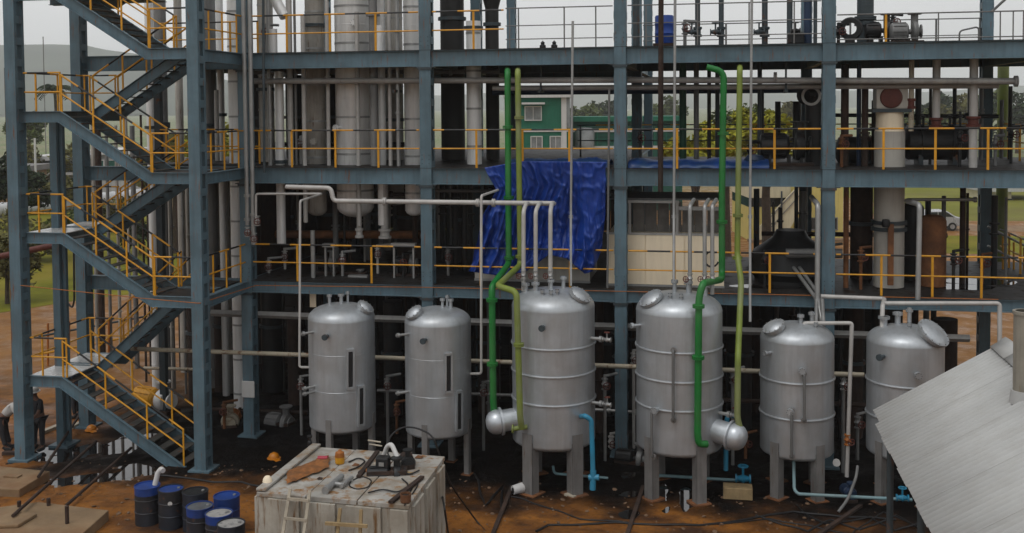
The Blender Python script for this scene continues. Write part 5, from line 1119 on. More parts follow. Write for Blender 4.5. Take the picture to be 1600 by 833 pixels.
# ------------------------------------------------------------------ sump slabs at bottom left
def slab(name, label, pix, z, th, m='slab', parent=None, cat=None):
    pts = [gz(x, y, z) for x, y in pix]; b = B(); quadprism(b, [(p.x,p.y) for p in pts][::-1], z-th, z)
    return b.o(name, m, parent, smooth=False, bevel=.02, label=label, cat=cat)
SB = thing('sump_slab', 'broad earth-stained concrete sump slab at the bottom left corner', 'slab', (-16,-7.2,0))
slab('cover', None, [(170,797),(60,784),(-60,800),(-60,880),(110,850)], .22, .3, 'slab', SB)
slab('hatch', None, [(58,802),(-30,792),(-40,822),(28,820)], .30, .078, 'slab', SB)
for (x, y, z0, z1) in ((105,818,.22,.62),(76,790,.22,.40),(30,792,.22,.36)): p = gz(x,y,.22); B().cyl((p.x,p.y,z0), (p.x,p.y,z1), .045, 10).o('stub_pipe', 'rust_dark', SB)
SB2 = thing('sump_slab', 'smaller earth-stained concrete slab above the broad one at left', 'slab', (-18.2,-4.2,0))
slab('cover', None, [(78,736),(-40,724),(-60,760),(30,765)], .2, .28, 'slab', SB2); p = gz(20,745,.2); B().bx(p.x-.2, p.x+.2, p.y-.1, p.y+.1, .202, .24).o('lifting_plate', 'slab', SB2, smooth=False)
for k, (x0,y0,x1,y1,z,lab) in enumerate(((20,806,150,690,.35,'rusty pipe running from the sump slab past the puddle'),(92,800,205,700,.15,'second rusty pipe beside the puddle, nearer the drums'),(60,745,130,640,.3,'rusty pipe by the stair tower\'s front left column'))):
    B().tube([gz(x0,y0,z), gz(x1,y1,z)], .04, 8).o('ground_pipe', 'rust_dark', label=lab, cat='pipe', group='rusty pipes on the ground')
for k, (x0,y0,x1,y1,lab) in enumerate(((65,676,100,662,'pale plank lying behind the stair tower\'s front left column'),(110,668,133,658,'second pale plank further right on the dirt'),(5,708,36,708,'dark short sleeper lying left of the stair tower'))):
    B().bar(gz(x0,y0,.05), gz(x1,y1,.05), .16, .09).o('plank', 'wood_pale' if k < 2 else 'rust_dark', label=lab, cat='plank', smooth=False)
def hat(b, c, s=1.0): b.lathe(c, [(.135*s,0),(.165*s,0),(.165*s,.012),(.13*s,.02),(.125*s,.07),(.10*s,.12),(.05*s,.15),(0,.155*s)], 18)
for x, y, lab in ((143,672,'orange hard hat on the ground by the stair tower puddles'),(428,716,'orange hard hat on the dark ground left of the concrete block')):
    c = gz(x, y, .02); t = thing('hard_hat', lab, 'hard hat', c, 'orange hard hats'); b = B(); hat(b, c, 1.15); b.o('hat_shell', 'helmet_orange', t); B().bar(c+Vector((.1,-.12,.02)), c+Vector((.22,-.2,.0)), .16, .012).o('peak', 'helmet_orange', t, smooth=False)
# torn carton by third tank, cables on the ground
c = gz(815,772,.0); t = thing('crumpled_can', 'white crumpled container lying at the third tank\'s left foot', 'container', c); B().tube([c+Vector((-.2,-.1,.12)), c+Vector((0,.05,.14)), c+Vector((.16,.22,.2))], [.11,.13,.07], 10).o('can_body', 'white_paint', t); B().lathe(c+Vector((-.2,-.1,.12)), [(0,.02),(.07,.01),(.07,0)], 10, (-.8,-.5,.1)).o('mouth', 'black', t)
B().bar(gz(884,772,.03), gz(898,777,.03), .12, .05).o('offcut', 'wood_pale', label='small pale wooden offcut by the third tank\'s right foot', cat='offcut', smooth=False)
p = gz(1153,775,.1); B().bx(p.x-.35, p.x+.35, p.y, p.y+.4, 0, .28).o('crate', 'wood', label='low wooden box under the blue valve right of the fourth tank', cat='box', smooth=False, bevel=.015)
def ground_line(label, pix, r, m='hose', name='ground_cable', z=.02):
    P = [gz(x, y, z) for x, y in pix]; Q = []
    for i in range(len(P)-1):
        for k in range(6): q = P[i].lerp(P[i+1], k/6); q += Vector((noise.noise(q*1.3), noise.noise(q*1.3+Vector((5,5,5))), 0))*.12; q.z = hgt(q.x,q.y)+r; Q.append(q)
    Q.append(P[-1]); B().tube(Q, r, 6).o(name, m, label=label, cat='cable', group='cables trailing over the dirt')
ground_line('long black cable across the dirt under the third and fourth tanks', [(840,830),(855,820),(960,818),(1090,822),(1240,800),(1400,812)], .025)
ground_line('thin black cable slanting from the third tank toward the bottom edge', [(800,775),(860,795),(905,810),(990,818)], .018)
ground_line('black cable tangle strand before the fifth tank', [(1180,806),(1260,830),(1300,812),(1345,828),(1400,806),(1440,826)], .022)
ground_line('second black cable tangle strand before the sixth tank', [(1240,790),(1290,820),(1360,808),(1395,830),(1450,812)], .022)
ground_line('third thin cable tangle strand near the roof', [(1120,818),(1200,810),(1330,835),(1380,800),(1430,820)], .016)
ground_line('black cable at the left of the third tank\'s feet', [(742,742),(755,790),(790,760),(770,833)], .03)
ground_line('dark cable crossing behind the drums', [(250,742),(330,752),(420,760),(470,735)], .025)
for k, (x0,y0,x1,y1,lab) in enumerate(((800,760,770,835,'dark steel bar lying on the dirt left of the third tank'),(1005,760,980,835,'dark steel bar lying near the middle puddle'),(1345,790,1280,835,'dark bar in the cable tangle'))): B().bar(gz(x0,y0,.05), gz(x1,y1,.05), .09, .06).o('steel_bar', 'rust_dark', label=lab, cat='bar', smooth=False, group='steel bars lying in the dirt')
pipe_thing('hose', 'grey hose standing up from the ground between fifth and sixth tanks', [gz(1310,800,.03), at(1325,780,-3.2), at(1338,745,-2.8), at(1340,728,-2.6)], .035, 'pipe_grey', None, 8, .3)
random.seed(21)
mat('stone', (.20,.12,.07), .9, 0, .4, 4, bump=.4)
st = B()
for k in range(1500):
    x, y = random.uniform(-17,4), random.uniform(-12.5,-2.6)
    if -9.2 < x < -5.3 and -10 < y < -6.2: continue
    s = random.choice((.012,.018,.02,.025,.03,.03,.045,.06)); z = hgt(x,y)+s*.2; ph = random.random()*6
    st.lathe((x,y,z), [(0,-s*.5),(s*random.uniform(.7,1.1),-s*.2),(s*random.uniform(.6,1.2),s*.2),(0,s*.55)], 6, (math.sin(ph)*.3, math.cos(ph)*.3, 1))
st.o('clods', 'stone', kind='stuff', label='small stones and clods strewn over the dirt', cat='stones', ang=20, base=(0,0,0))
# ------------------------------------------------------------------ fibre-cement roof at lower right
RX0, RX1, RY0, RY1, RZ0, SL = 3.33, 6.05, -5.45, -14.0, 3.0, .60
RF = thing('shed', 'low shed under a pale grey corrugated fibre-cement roof, lower right', 'shed', (6,-9,0))
PITCHC = .177; AMP = .031
def rz(x): return RZ0+(x-RX0)*SL
nrm = Vector((-SL,0,1)).normalized()
def sheet_mesh(y0, y1, xa, xb, lift):
    n = max(3, int(abs(y1-y0)/PITCHC*8)); rows = []
    for x in (xa, xb):
        row = []
        for j in range(n+1):
            y = y0+(y1-y0)*j/n; p = Vector((x, y, rz(x)))+nrm*(AMP*math.cos(2*math.pi*y/PITCHC)+lift); row.append(p)
        rows.append(row)
    return rows
ys = RY0; k = 0
while ys > RY1:
    ye = ys-.885-.06
    for (xa, xb, lf) in ((RX0+(.008 if k % 2 else -.008)+(.10 if k == 0 else 0), RX1+.02, 0.0),):
        b = B(); b.sheet(sheet_mesh(ys, max(ye, RY1), xa, xb, lf+.004*(k % 2))); o = b.o('roof_sheet', 'fibre', RF, ang=60); md = o.modifiers.new('s', 'SOLIDIFY'); md.thickness = .008
    ys -= .885; k += 1
ys = RY0; k = 0
while ys > RY1:                                  # far slope beyond the ridge
    b = B(); rows = [[Vector((2*RX1-p.x, p.y, p.z)) for p in row] for row in sheet_mesh(ys, max(ys-.945, RY1), RX0, RX1, .006*(k % 2))]
    b.sheet(rows); o = b.o('roof_sheet', 'fibre', RF, ang=60); o.modifiers.new('s', 'SOLIDIFY').thickness = .008; ys -= .885; k += 1
ys = RY0+.03
while ys > RY1:
    b = B(); zr_ = rz(RX1); prof = [(-.30,-.30*SL+.055),(-.13,-.13*SL+.06),(-.09,.03),(0,.085),(.09,.03),(.13,-.13*SL+.06),(.30,-.30*SL+.055)]
    b.sheet([[Vector((RX1+dx, yy2, zr_+dz)) for dx, dz in prof] for yy2 in (ys, ys-1.1)]); o = b.o('ridge_cap', 'fibre', RF); o.modifiers.new('s', 'SOLIDIFY').thickness = .01; ys -= 1.07
for (x, y) in ((3.7,-5.9),(3.7,-9.2),(3.7,-13.5),(8.4,-5.9),(8.4,-13.4)): B().cyl((x,y,0), (x,y,rz(min(x,2*RX1-x))-.05), .07, 12).o('post', 'dark_steel', RF)
for x in (3.6, 4.8, 5.9): B().bar((x,RY0-.2,rz(x)-.10), (x,RY1+.2,rz(x)-.10), .07, .1).o('purlin', 'wood', RF, smooth=False)
# the stack coming through the roof
d = ray(1584, 632); tt = (RZ0+(CAM.x-RX0)*SL-CAM.z)/(d.z-d.x*SL); p = CAM+d*tt
ST = thing('flue', 'stained cement flue pipe rising through the fibre-cement roof at the right edge', 'flue', (p.x+.2,p.y+.1,rz(p.x)))
zt_ = at(1590, 487, p.y).z; w2 = .19
B().lathe((p.x+.2,p.y+.1,0), [(w2,rz(p.x)-.5),(w2,zt_-.06),(w2+.02,zt_-.06),(w2+.02,zt_),(w2-.03,zt_)], 20).o('flue_pipe', 'fibre_stack', ST)
B().lathe((p.x+.2,p.y+.1,rz(p.x+.2)), [(w2+.001,.12),(w2+.03,.12),(w2+.06,-.12)], 20).o('flashing', 'fibre', ST)
# ------------------------------------------------------------------ workers
def skin_mesh(name, verts, edges, radii, m, parent, sub=2):
    org = worldloc(parent); me = bpy.data.meshes.new(name); me.from_pydata([Vector(v)-org for v in verts], edges, [])
    o = bpy.data.objects.new(name, me); COL.objects.link(o); o.parent = parent; me.materials.append(M[m])
    sk = o.modifiers.new('skin', 'SKIN'); sk.use_smooth_shade = True
    for i, r in enumerate(radii): d = me.skin_vertices[0].data[i]; d.radius = (r, r*.85) if isinstance(r, float) else r; d.use_root = (i == 0)
    s = o.modifiers.new('sub', 'SUBSURF'); s.levels = sub; s.render_levels = sub
    return o
def person(label, base, face, lean, shirt, trousers, helmet=None, arms=(.3,.3), knee=.05):
    """base: feet; face: yaw towards which the person faces; lean: forward bend of the back in degrees"""
    f = Vector((math.sin(face), math.cos(face), 0)); s = Vector((f.y,-f.x,0)); U = Vector((0,0,1)); P = Vector(base)
    t = thing('person', label, 'person', P)
    hip = P+U*.92-f*(.18*math.sin(R(lean))); ld = (U*math.cos(R(lean))+f*math.sin(R(lean))).normalized()
    chest = hip+ld*.30; neck = hip+ld*.56; head = neck+(ld*.7+U*.3).normalized()*.18
    V = [hip, chest, neck, neck+(head-neck)*.45, head, head+(head-neck).normalized()*.10]; E = [(0,1),(1,2),(2,3),(3,4),(4,5)]; Rr = [.155,.165,.07,.058,.095,.07]
    sv = [hip+ld*.02, chest, neck-ld*.03]; se = [(0,1),(1,2)]; sr = [.17,.185,.10]
    tv = [hip+U*.03]; te = []; tr_ = [.165]
    hands = []
    for q, fwd in ((-1,arms[0]),(1,arms[1])):
        sh = neck-ld*.06+s*q*.19; el = sh-U*.27+f*fwd*.35+s*q*.05; wr = el-U*.16*(1-fwd)+f*(.12+.2*fwd)-U*.06; hd = wr+(wr-el).normalized()*.09
        n = len(V); V += [sh, el, wr, hd]; E += [(2,n),(n,n+1),(n+1,n+2),(n+2,n+3)]; Rr += [.07,.048,.034,.042]
        for a in (-1.2,-.4,.4,1.2): k = len(V); V.append(hd+(wr-el).normalized()*(.075-.012*abs(a))+s*a*.022); E.append((n+3,k)); Rr.append(.010)
        k = len(V); V.append(hd+f*.05-s*q*.045); E.append((n+2,k)); Rr.append(.011)
        m_ = len(sv); sv += [sh, el-(el-sh)*.15]; se += [(2,m_),(m_,m_+1)]; sr += [.085,.066]
        hp = hip+s*q*.10-U*.04; kn = hp-U*.42+f*knee+s*q*.03; an = P+s*q*.14+U*.09; to = an+f*.17-U*.05
        n = len(V); V += [hp, kn, an, to]; E += [(0,n),(n,n+1),(n+1,n+2),(n+2,n+3)]; Rr += [.10,.068,.045,.04]
        m_ = len(tv); tv += [hp, kn, an+U*.05]; te += [(0,m_),(m_,m_+1),(m_+1,m_+2)]; tr_ += [.115,.082,.07]
        sb = B(); sb.tube([an+U*.03-f*.06, an-U*.03, to], [.055,.06,.045], 10); sb.o('boot', 'rubber', t)
    nf = (f-ld*.2*math.sin(R(lean))).normalized(); k = len(V); V.append(head+nf*.115-U*.01); E.append((4,k)); Rr.append(.02)
    skin_mesh('body', V, E, Rr, 'skin', t); skin_mesh('shirt', sv, se, sr, shirt, t); skin_mesh('trousers', tv, te, tr_, trousers, t)
    hax = (head-neck).normalized()
    if helmet: b = B(); c = head+hax*.055; b.lathe(c, [(.128,0),(.16,-.005),(.16,.01),(.125,.02),(.12,.07),(.09,.115),(.045,.14),(0,.145)], 18, hax); b.o('helmet', helmet, t)
    else: b = B(); b.lathe(head+hax*.01, [(.103,0),(.108,.05),(.085,.11),(.04,.135),(0,.14)], 16, hax); b.o('hair', 'black', t)
    e = B()
    for q in (-1,1): e.lathe(head+nf*.088+s*q*.034+U*.015, [(0,0),(.012,.004),(.008,.014),(0,.016)], 8, nf)
    e.o('eyes', 'black', t)
p = gz(12,702); person('person in a white shirt bending forward left of the stair tower', p, R(75), 48, 'shirt_white', 'cloth_dark', None, (.6,.5))
p = gz(61,703); person('person in dark clothes with white helmet behind the tower\'s front left column', p, R(190), 12, 'cloth_dark', 'cloth_dark', 'helmet_white', (.5,.4))
p = gz(120,652); person('person in dark trousers and boots standing beyond the lowest stair flight', p, R(-100), 5, 'cloth_blue', 'cloth_dark', None, (.2,.3))

# ------------------------------------------------------------------ trees
def leafmat(name, col, var=.5): return mat(name, col, .7, 0, var, .9, bump=0, spec=.2)
leafmat('leaf_green', (.10,.13,.03)); leafmat('leaf_yellow', (.34,.33,.025)); leafmat('leaf_dark', (.035,.055,.022)); leafmat('leaf_olive', (.15,.14,.04))
def tree(label, base, h, cr, m, seed, n=2600, ls=.30, group='trees beyond the plant', squat=.8, name='tree'):
    rnd = random.Random(seed); base = Vector(base); t = thing(name, label, 'tree' if name == 'tree' else 'bush', base, group)
    top = h-cr*squat*.9; b = B(); rr = max(.06, h*.028)
    b.tube([base-Vector((0,0,.2)), base+Vector((rnd.uniform(-.2,.2),rnd.uniform(-.2,.2),top*.5)), base+Vector((0,0,top+cr*.2))], [rr*1.3,rr,rr*.55], 8); tr_ = b.o('trunk', 'bark', t)
    cl = []
    for k in range(rnd.randint(16,22)):
        d = Vector((rnd.gauss(0,1),rnd.gauss(0,1),rnd.gauss(0,.8))).normalized()*(rnd.random()**.5)*cr
        d.z *= squat; cl.append((base+Vector((0,0,h-cr*squat))+d, cr*rnd.uniform(.22,.42)))
    for k in range(5):
        c, _ = cl[k]; st_ = base+Vector((0,0,top*rnd.uniform(.55,.95))); q = B(); q.tube([st_, st_.lerp(c,.55)+Vector((0,0,.2)), c], [rr*.5,rr*.35,rr*.15], 6); q.o('limb', 'bark', tr_)
    vs = []; fs = []
    for k in range(n):
        c, r = rnd.choice(cl); d = Vector((rnd.gauss(0,1),rnd.gauss(0,1),rnd.gauss(0,1))).normalized()*r*rnd.uniform(.5,1.1); d.z *= .8; p = c+d
        a = Vector((rnd.gauss(0,1),rnd.gauss(0,1),rnd.gauss(0,.6))).normalized(); e = a.cross(Vector((rnd.gauss(0,1),rnd.gauss(0,1),rnd.gauss(0,1)))).normalized(); s = ls*rnd.uniform(.6,1.3); i = len(vs)
        vs += [p-a*s, p+e*s*.45, p+a*s, p-e*s*.45]; fs.append((i,i+1,i+2,i+3))
    b = B(); b.add(vs, fs); b.o('crown', m, t, smooth=False)
def gp(px, y): return gz(px, y)
def treeat(label, px, depth, h, cr, m, seed, **kw):
    d = ray(px, 166); k = depth/d.dot(fw); p = CAM+d*k; p.z = 0; tree(label, p, h, cr, m, seed, **kw)
treeat('dark bushy tree at the far left beyond the stair tower', 12, 80, 6.5, 3.0, 'leaf_dark', 1)
treeat('olive bushy tree left of the white house, behind the stair tower', 75, 112, 6.5, 3.4, 'leaf_olive', 2)
treeat('small green tree rising behind the olive one at left', 45, 150, 9.5, 3.0, 'leaf_green', 3)
treeat('low shrub before the white house at left', 98, 100, 3.6, 2.2, 'leaf_olive', 4)
treeat('green tree seen between the columns behind the stair tower', 270, 70, 8.5, 3.0, 'leaf_olive', 5)
treeat('yellow-green tree seen left of the paired silver risers', 348, 66, 8.5, 2.6, 'leaf_yellow', 6)
treeat('bright yellow-green tree behind the hooked green pipe', 1135, 62, 9.6, 2.6, 'leaf_yellow', 7)
treeat('yellow-green tree left of the yellow building, right of the olive pipe', 1200, 66, 9.2, 2.1, 'leaf_yellow', 8)
treeat('darker green tree behind the yellow-green ones', 1170, 90, 10.5, 3.2, 'leaf_green', 9)
treeat('small yellow-green shrub near the dark green upright pipe', 1085, 58, 7.9, 1.6, 'leaf_yellow', 10)
for k, (px, d, h, m) in enumerate(((1425,190,10,'leaf_green'),(1462,230,12,'leaf_dark'),(1500,210,10.5,'leaf_olive'),(1545,240,12.5,'leaf_green'),(1590,200,11,'leaf_dark'),(910,260,11,'leaf_green'),(950,300,12,'leaf_dark'),(1040,280,12,'leaf_green'),(1230,240,10.5,'leaf_olive'))):
    lab = ['hazy far tree at right, leftmost of the far row','hazy dark far tree right of the leftmost','hazy olive far tree above the dark drum','hazy tall far tree by the green upright pipe','hazy far tree at the right edge','hazy far tree right of the green house','hazy dark far tree behind the middle column','hazy far tree right of the middle column','hazy olive far tree above the blower'][k]
    treeat(lab, px, d, h, 5.0, m, 30+k, n=1500, ls=.7, group='far hazy trees')
for k, (px, d, h, cr, m) in enumerate(((30,66,3.2,2.0,'leaf_olive'),(110,74,2.8,1.8,'leaf_green'),(175,82,3.4,2.2,'leaf_olive'),(215,70,3.0,1.8,'leaf_dark'),(3,52,3.4,1.6,'leaf_olive'))):
    treeat(['low olive bush at the lawn\'s far left edge','low green bush on the lawn behind the tower\'s left columns','low olive bush beyond the middle of the stair tower','low dark bush beyond the stair tower\'s right half','tall olive weeds at the left picture edge'][k], px, d, h, cr, m, 60+k, n=1400, ls=.2, group='bushes on the lawn', name='bush')
# palm
d = ray(85, 166); p = CAM+d*(130/d.dot(fw)); p.z = 0; PT = thing('palm_tree', 'palm tree at left against the hill, behind the stair tower', 'palm', p)
B().tube([p, p+Vector((.3,0,6)), p+Vector((.1,0,12.2))], [.25,.2,.16], 8).o('trunk', 'bark', PT)
rnd = random.Random(5)
for k in range(16):
    a = 2*math.pi*k/16+rnd.uniform(-.1,.1); el = rnd.uniform(.1,1.0); c = p+Vector((.1,0,12.2)); dr = Vector((math.cos(a),math.sin(a),0)); ln_ = rnd.uniform(2.2,3.0); b = B(); pts = []
    for i in range(9): u = i/8; pts.append(c+dr*ln_*u*math.cos(el*.6)+Vector((0,0,ln_*(math.sin(el)*u-1.0*u*u*.8))))
    sd = Vector((-dr.y,dr.x,0))
    for i in range(8):
        for q in (-1,1):
            for s_ in (0,.5):
                g0_ = pts[i].lerp(pts[i+1], s_); g1 = pts[i].lerp(pts[i+1], s_+.35); w_ = .55*(1-.6*abs(i/8-.4)); b.add([g0_, g1, g1+sd*q*w_+Vector((0,0,-.25)), g0_+sd*q*w_*.9+Vector((0,0,-.3))], [(0,1,2,3)])
    b.tube(pts, .03, 5); b.o('frond', 'leaf_dark', PT, smooth=False)
# ------------------------------------------------------------------ buildings beyond
def fr(px, depth, z=0.0):
    d = ray(px, 166); p = CAM+d*(depth/d.dot(fw)); return Vector((p.x, p.y, z))
def zat(y, depth): return CAM.z-(y-166)*depth/F_PX
class Face:
    """upright facade between two photo columns at a depth; u along, n towards the camera"""
    def __init__(s, px0, px1, depth): s.a = fr(px0, depth); s.b = fr(px1, depth); s.px0, s.px1, s.dp = px0, px1, depth; s.u = (s.b-s.a).normalized(); s.n = Vector((s.u.y,-s.u.x,0)); s.w = (s.b-s.a).length
    def block(s, b, x0, x1, y0, y1, d0, d1):
        """pixel box; d0..d1 metres in front of the facade"""
        k = s.w/(s.px1-s.px0); P = s.a+s.u*((x0-s.px0)*k); Q = s.a+s.u*((x1-s.px0)*k); z1, z0 = zat(y0,s.dp), zat(y1,s.dp)
        return s.raw(b, P, Q, z0, z1, d0, d1)
    def raw(s, b, P, Q, z0, z1, d0, d1):
        vs = [(P+s.n*d0), (Q+s.n*d0), (Q+s.n*d1), (P+s.n*d1)]; b.add([(v.x,v.y,z0) for v in vs]+[(v.x,v.y,z1) for v in vs], [(0,1,2,3),(7,6,5,4),(0,4,5,1),(1,5,6,2),(2,6,7,3),(3,7,4,0)]); return b
def house(label, f, cat='house'): return thing('house', label, cat, (f.a+f.b)/2)
def window(f, t, x0, x1, y0, y1, fm='white_paint', gm_='glass_pale', mull=1, hood=False):
    b = B(); wd = 1.2*f.w/(f.px1-f.px0)/max(.02, f.w/(f.px1-f.px0))
    f.block(b, x0-1.5, x1+1.5, y0-1.5, y0, -.05, .10); f.block(b, x0-1.5, x1+1.5, y1, y1+1.5, -.05, .14); f.block(b, x0-1.5, x0, y0, y1, -.05, .10); f.block(b, x1, x1+1.5, y0, y1, -.05, .10)
    for k in range(mull): xm = x0+(x1-x0)*(k+1)/(mull+1); f.block(b, xm-.5, xm+.5, y0, y1, -.05, .08)
    o = b.o('window', fm, t, smooth=False); f.block(B(), x0, x1, y0, y1, -.02, .03).o('pane', gm_, o, smooth=False)
    if hood: f.block(B(), x0-6, x1+6, y0-7, y0-4, -.02, .7).o('hood', fm, o, smooth=False)
f = Face(788, 892, 92); GH = house('green house with white trim, flat roof and one white window', f)
f.block(B(), 790, 890, 152, 345, -7, 0).o('wall', 'house_green', GH, smooth=False)
f.block(B(), 786, 896, 146, 152.5, -7.3, .45).o('roof', 'white_paint', GH, smooth=False)
f.block(B(), 789, 891, 202, 206, 0, .10).o('string_course', 'white_paint', GH, smooth=False)
for x0, x1 in ((788,793),(877,885)): f.block(B(), x0, x1, 152.6, 340, 0, .14).o('pilaster', 'white_paint', GH, smooth=False)
f.block(B(), 885.2, 890.5, 153, 200, 0, .08).o('side_panel', 'glass_pale', GH, smooth=False)
window(f, GH, 821, 845, 167, 187, mull=1, hood=True)
for x in (830, 860): window(f, GH, x, x+16, 214, 236, mull=1)
f = Face(888, 1068, 96); GW = house('long low green building with white bands right of the green house', f, 'building')
f.block(B(), 889, 1066, 190, 330, -6, 0).o('wall', 'house_green_dark', GW, smooth=False); f.block(B(), 886, 1070, 183, 190.5, -6.4, .5).o('roof', 'house_green', GW, smooth=False)
for y in (203, 229): f.block(B(), 889, 1066, y, y+4, 0, .12).o('band', 'white_paint', GW, smooth=False)
for k in range(9): f.block(B(), 896+18*k, 898+18*k, 207.5, 228.5, 0, .1).o('post', 'house_green', GW, smooth=False)
for y in (212, 219): f.block(B(), 889, 1066, y, y+2, .02, .08).o('slat', 'house_green_dark', GW, smooth=False)
c = fr(913, 94.5); B().lathe(c+Vector((0,0,zat(230,94.5))), [(.9,0),(.9,1.3),(.7,1.7),(0,1.8)], 18).o('water_tank', 'glass_pale', label='small pale round tank before the long green building', cat='tank')
# yellow building with outside stair
f = Face(1176, 1330, 74); YH = house('yellow building with pale outside stair parapet, behind the lower deck at right', f, 'building')
f.block(B(), 1236, 1318, 270, 380, -6, 0).o('wall', 'house_yellow', YH, smooth=False); f.block(B(), 1170, 1235.5, 255, 312, -6, .05).o('upper_wall', 'house_cream', YH, smooth=False)
f.block(B(), 1172, 1238, 312.5, 327, -6, -.4).o('lintel_shade', 'glass_dark', YH, smooth=False); f.block(B(), 1172, 1235, 327.5, 380, -6, -.3).o('lower_wall', 'house_yellow', YH, smooth=False)  # dark block stands in for the shade below the upper wall
k = f.w/(f.px1-f.px0); q = lambda x, y, d: (lambda P: Vector((P.x,P.y,zat(y,f.dp))))(f.a+f.u*((x-f.px0)*k)+f.n*d)
b = B(); pts = [(1176,362),(1246,288),(1264,288),(1264,298),(1222,372),(1176,376)]
b.add([q(x,y,.9) for x, y in pts]+[q(x,y,.75) for x, y in pts], [tuple(range(6))[::-1], tuple(range(6,12))]+[(i,(i+1) % 6,6+(i+1) % 6,6+i) for i in range(6)]); b.o('stair_parapet', 'house_cream', YH, smooth=False)
for (x0,y0,x1,y1) in ((1190,350,1244,292),(1200,356,1250,300)): B().bar(q(x0,y0,.95), q(x1,y1,.95), .05, .05).o('parapet_rail', 'roof_grey', YH, smooth=False)
for x in (1188,1216): B().bar(q(x,300,1.0), q(x,378,1.0), .12, .12).o('slim_post', 'dark_steel', YH, smooth=False)
for x0, x1 in ((1244,1256),(1268,1280),(1296,1308)): window(f, YH, x0, x1, 345, 362, 'roof_grey', 'glass_dark', 0)
f.block(B(), 1168, 1322, 376, 384, .0, .9).o('plinth', 'slab', YH, smooth=False)
# far-right house and car
f = Face(1540, 1592, 104); RH = house('small cream house with dark window at the far right beyond the field', f)
f.block(B(), 1541, 1582, 304, 336, -5, 0).o('wall', 'house_cream', RH, smooth=False); f.block(B(), 1536, 1640, 297, 304.5, -5.4, .8).o('roof', 'house_white', RH, smooth=False); window(f, RH, 1548, 1556, 311, 328, 'house_white', 'glass_dark', 0); f.block(B(), 1573, 1582.5, 316, 338, 0, .15).o('dark_door', 'glass_dark', RH, smooth=False)
f = Face(1420, 1432, 100); 
def car(label, px, depth, ang, m):
    p = fr(px, depth); t = thing('parked_car', label, 'car', p); rot = Matrix.Rotation(ang, 4, 'Z')
    W = lambda v: p+(rot @ Vector(v))
    prof = [(-2.1,.35),(-2.15,.75),(-1.95,1.0),(-1.0,1.05),(-.45,1.48),(.9,1.5),(1.6,1.05),(2.1,.95),(2.15,.5),(2.1,.35)]
    def ext(pr_, w_, mat_, nm):
        n = len(pr_); b = B(); b.add([W((x,-w_,z)) for x, z in pr_]+[W((x,w_,z)) for x, z in pr_], [tuple(range(n))[::-1], tuple(range(n,2*n))]+[(i,(i+1) % n,n+(i+1) % n,n+i) for i in range(n)]); return b.o(nm, mat_, t, smooth=False, bevel=.06 if nm == 'body' else 0)
    ext(prof, .85, m, 'body')
    for xs in ([(-.85,1.07),(-.4,1.42),(.2,1.43),(.2,1.07)], [(.27,1.07),(.27,1.43),(.85,1.43),(1.4,1.07)]): ext(xs, .865, 'glass_dark', 'side_window')
    for x in (-1.3, 1.3):
        for y in (-.78, .78): w_ = B().cyl(W((x,y-.1,.32)), W((x,y+.1,.32)), .32, 18).o('wheel', 'rubber', t); B().cyl(W((x,y-.11,.32)), W((x,y+.11,.32)), .18, 14).o('rim', 'galv', w_)
    for y in (-.6,.6): B().lathe(W((2.1,y,.75)), [(0,.06),(.1,.05),(.12,0)], 10, rot @ Vector((1,0,0))).o('headlight', 'glass_pale', t)
car('silver car parked beyond the field, right of the rusty domed tank', 1456, 80, R(8), 'car_silver')
# white buildings at left
f = Face(40, 215, 112); WH = house('white single-storey house with green windows at left, beyond the lawn', f)
f.block(B(), 48, 118, 244, 300, -6, 0).o('wall', 'house_white', WH, smooth=False); f.block(B(), 140, 204, 236, 300, -6, -.5).o('wing', 'house_white', WH, smooth=False)
f.block(B(), 42, 122, 238, 245, -6.5, .8).o('roof', 'white_paint', WH, smooth=False); f.block(B(), 136, 210, 229, 236.5, -6.5, .4).o('roof', 'white_paint', WH, smooth=False); f.block(B(), 58, 118, 263, 267, 0, 1.4).o('porch_roof', 'white_paint', WH, smooth=False)
for x0, x1, y0, y1 in ((52,70,249,259),(86,108,248,260),(90,112,273,290)): window(f, WH, x0, x1, y0, y1, 'white_paint', 'house_green_dark', 1)
for x0, x1 in ((148,160),(168,182),(188,198)): window(f, WH, x0, x1, 246, 257, 'white_paint', 'house_green_dark', 0)
f = Face(-80, 40, 100); BH = house('brown low hut at the far left edge beyond the stair tower', f, 'hut'); f.block(B(), -80, 34, 262, 322, -5, 0).o('wall', 'slab', BH, smooth=False); f.block(B(), -84, 40, 254, 262.5, -5.5, .7).o('roof', 'roof_grey', BH, smooth=False); window(f, BH, 2, 18, 270, 285, 'roof_grey', 'glass_dark', 0)
for k, (x0, y0, x1, y1, dp, lab) in enumerate(((-40,325,112,318,92,'long low white rounded cover beyond the lawn, left part'),(140,312,240,296,104,'long low white rounded cover beyond the lawn, seen right of the tower\'s left columns'))):
    a, c = fr(x0, dp), fr(x1, dp+8); r = .62; a.z = c.z = zat((y0+y1)/2+6, dp)+.0; t = thing('poly_tunnel', lab, 'cover', a, 'long white covers'); dz = a.z
    n = 14; d = (c-a)/n
    for i in range(n):
        B().tube([a+d*i+Vector((0,0,.1)), a+d*(i+.12)+Vector((0,0,.12)), a+d*(i+.5)+Vector((0,0,.16)), a+d*(i+.88)+Vector((0,0,.12)), a+d*(i+1)+Vector((0,0,.1))], [r*.86,r,r*1.05,r,r*.86], 14).o('segment', 'poly_white', t)
    for i in range(0, n, 3): P = a+d*i; B().bx(P.x-.15, P.x+.15, P.y-.3, P.y+.3, 0, max(.1, P.z-.3)).o('support', 'roof_grey', t, smooth=False)
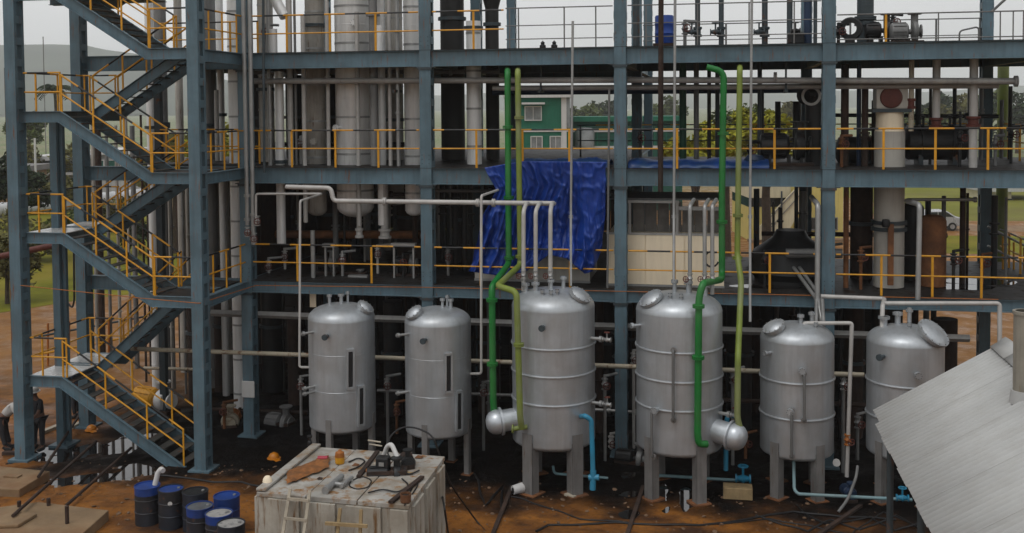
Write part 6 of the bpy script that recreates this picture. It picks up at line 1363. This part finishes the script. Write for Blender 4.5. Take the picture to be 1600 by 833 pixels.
# slender poles and lines at left
for k, (px, dp, yt, yb_, r, m, lab) in enumerate(((10,40,100,500,.05,'bark','leaning rough wooden pole at the far left edge'),(78,34,190,560,.05,'dark_steel','black slim pole standing behind the tower\'s left landings'),(53,100,210,292,.10,'white_paint','white slim post before the white house'),(70,120,52,130,.05,'roof_grey','thin aerial mast against the hill at left'))):
    p = fr(px, dp); B().tube([(p.x,p.y,0), (p.x,p.y,zat(yt,dp))], r, 8).o('pole', m, label=lab, cat='pole', group='slim poles at the left')
pipe_thing('beam_rail', 'rust-red sloping pipe behind the stair tower at left', [at(-20,405,3.5), at(110,378,3.5)], .11, 'red_brown', None, 10)
pipe_thing('drain_pipe', 'thin black bent pipe hanging behind the tower\'s left landing', [at(92,385,1.0), at(103,470,1.0), at(113,482,1.0), at(116,470,1.0), at(115,360,1.0)], .03, 'black', None, 8, .2)
t = thing('fence_rail', 'low rail fence on the dirt behind the stair tower at left', 'fence', fr(120,44))
for (y0, y1) in ((520,508),(548,535)): B().tube([at(60,y0+6,6.0), at(230,y1-14,8.5)], .04, 8).o('fence_bar', 'yellow' if y0 > 530 else 'dark_steel', t)
for x in (75,108,140,170,205): B().cyl(at(x,505-(x-75)*.1,6.6), at(x,590-(x-75)*.2,6.6), .04, 8).o('fence_post', 'orange', t)
# alike pipes: say which one, from left to right
by_label = {}
for o_ in COL.objects:
    if o_.parent is None and 'label' in o_: by_label.setdefault(o_['label'], []).append(o_)
for lab_, os_ in by_label.items():
    if len(os_) > 1:
        os_.sort(key=lambda o__: (o__.location-CAM).dot(rt)/(o__.location-CAM).dot(fw))
        nm_ = ('left one','right one') if len(os_) == 2 else ('left one','middle one','right one') if len(os_) == 3 else tuple(f'{q} from left' for q in ('first','second','third','fourth','fifth','sixth','seventh','eighth'))
        for o__, q in zip(os_, nm_): o__['label'] = lab_+', '+q
# ------------------------------------------------------------------ haze
hz = B(); hz.bx(-4600, 4600, -4600, 4600, -3, 150)
hm = bpy.data.materials.new('haze'); hm.use_nodes = True; n_ = hm.node_tree; n_.nodes.clear()
vo = n_.nodes.new('ShaderNodeVolumePrincipled'); ou = n_.nodes.new('ShaderNodeOutputMaterial'); vo.inputs['Color'].default_value = (.93,.95,.97,1); vo.inputs['Density'].default_value = .00032; vo.inputs['Anisotropy'].default_value = .1
n_.links.new(vo.outputs[0], ou.inputs['Volume']); M['haze'] = hm
hz.o('haze', 'haze', smooth=False, kind='stuff', base=(0,0,0))
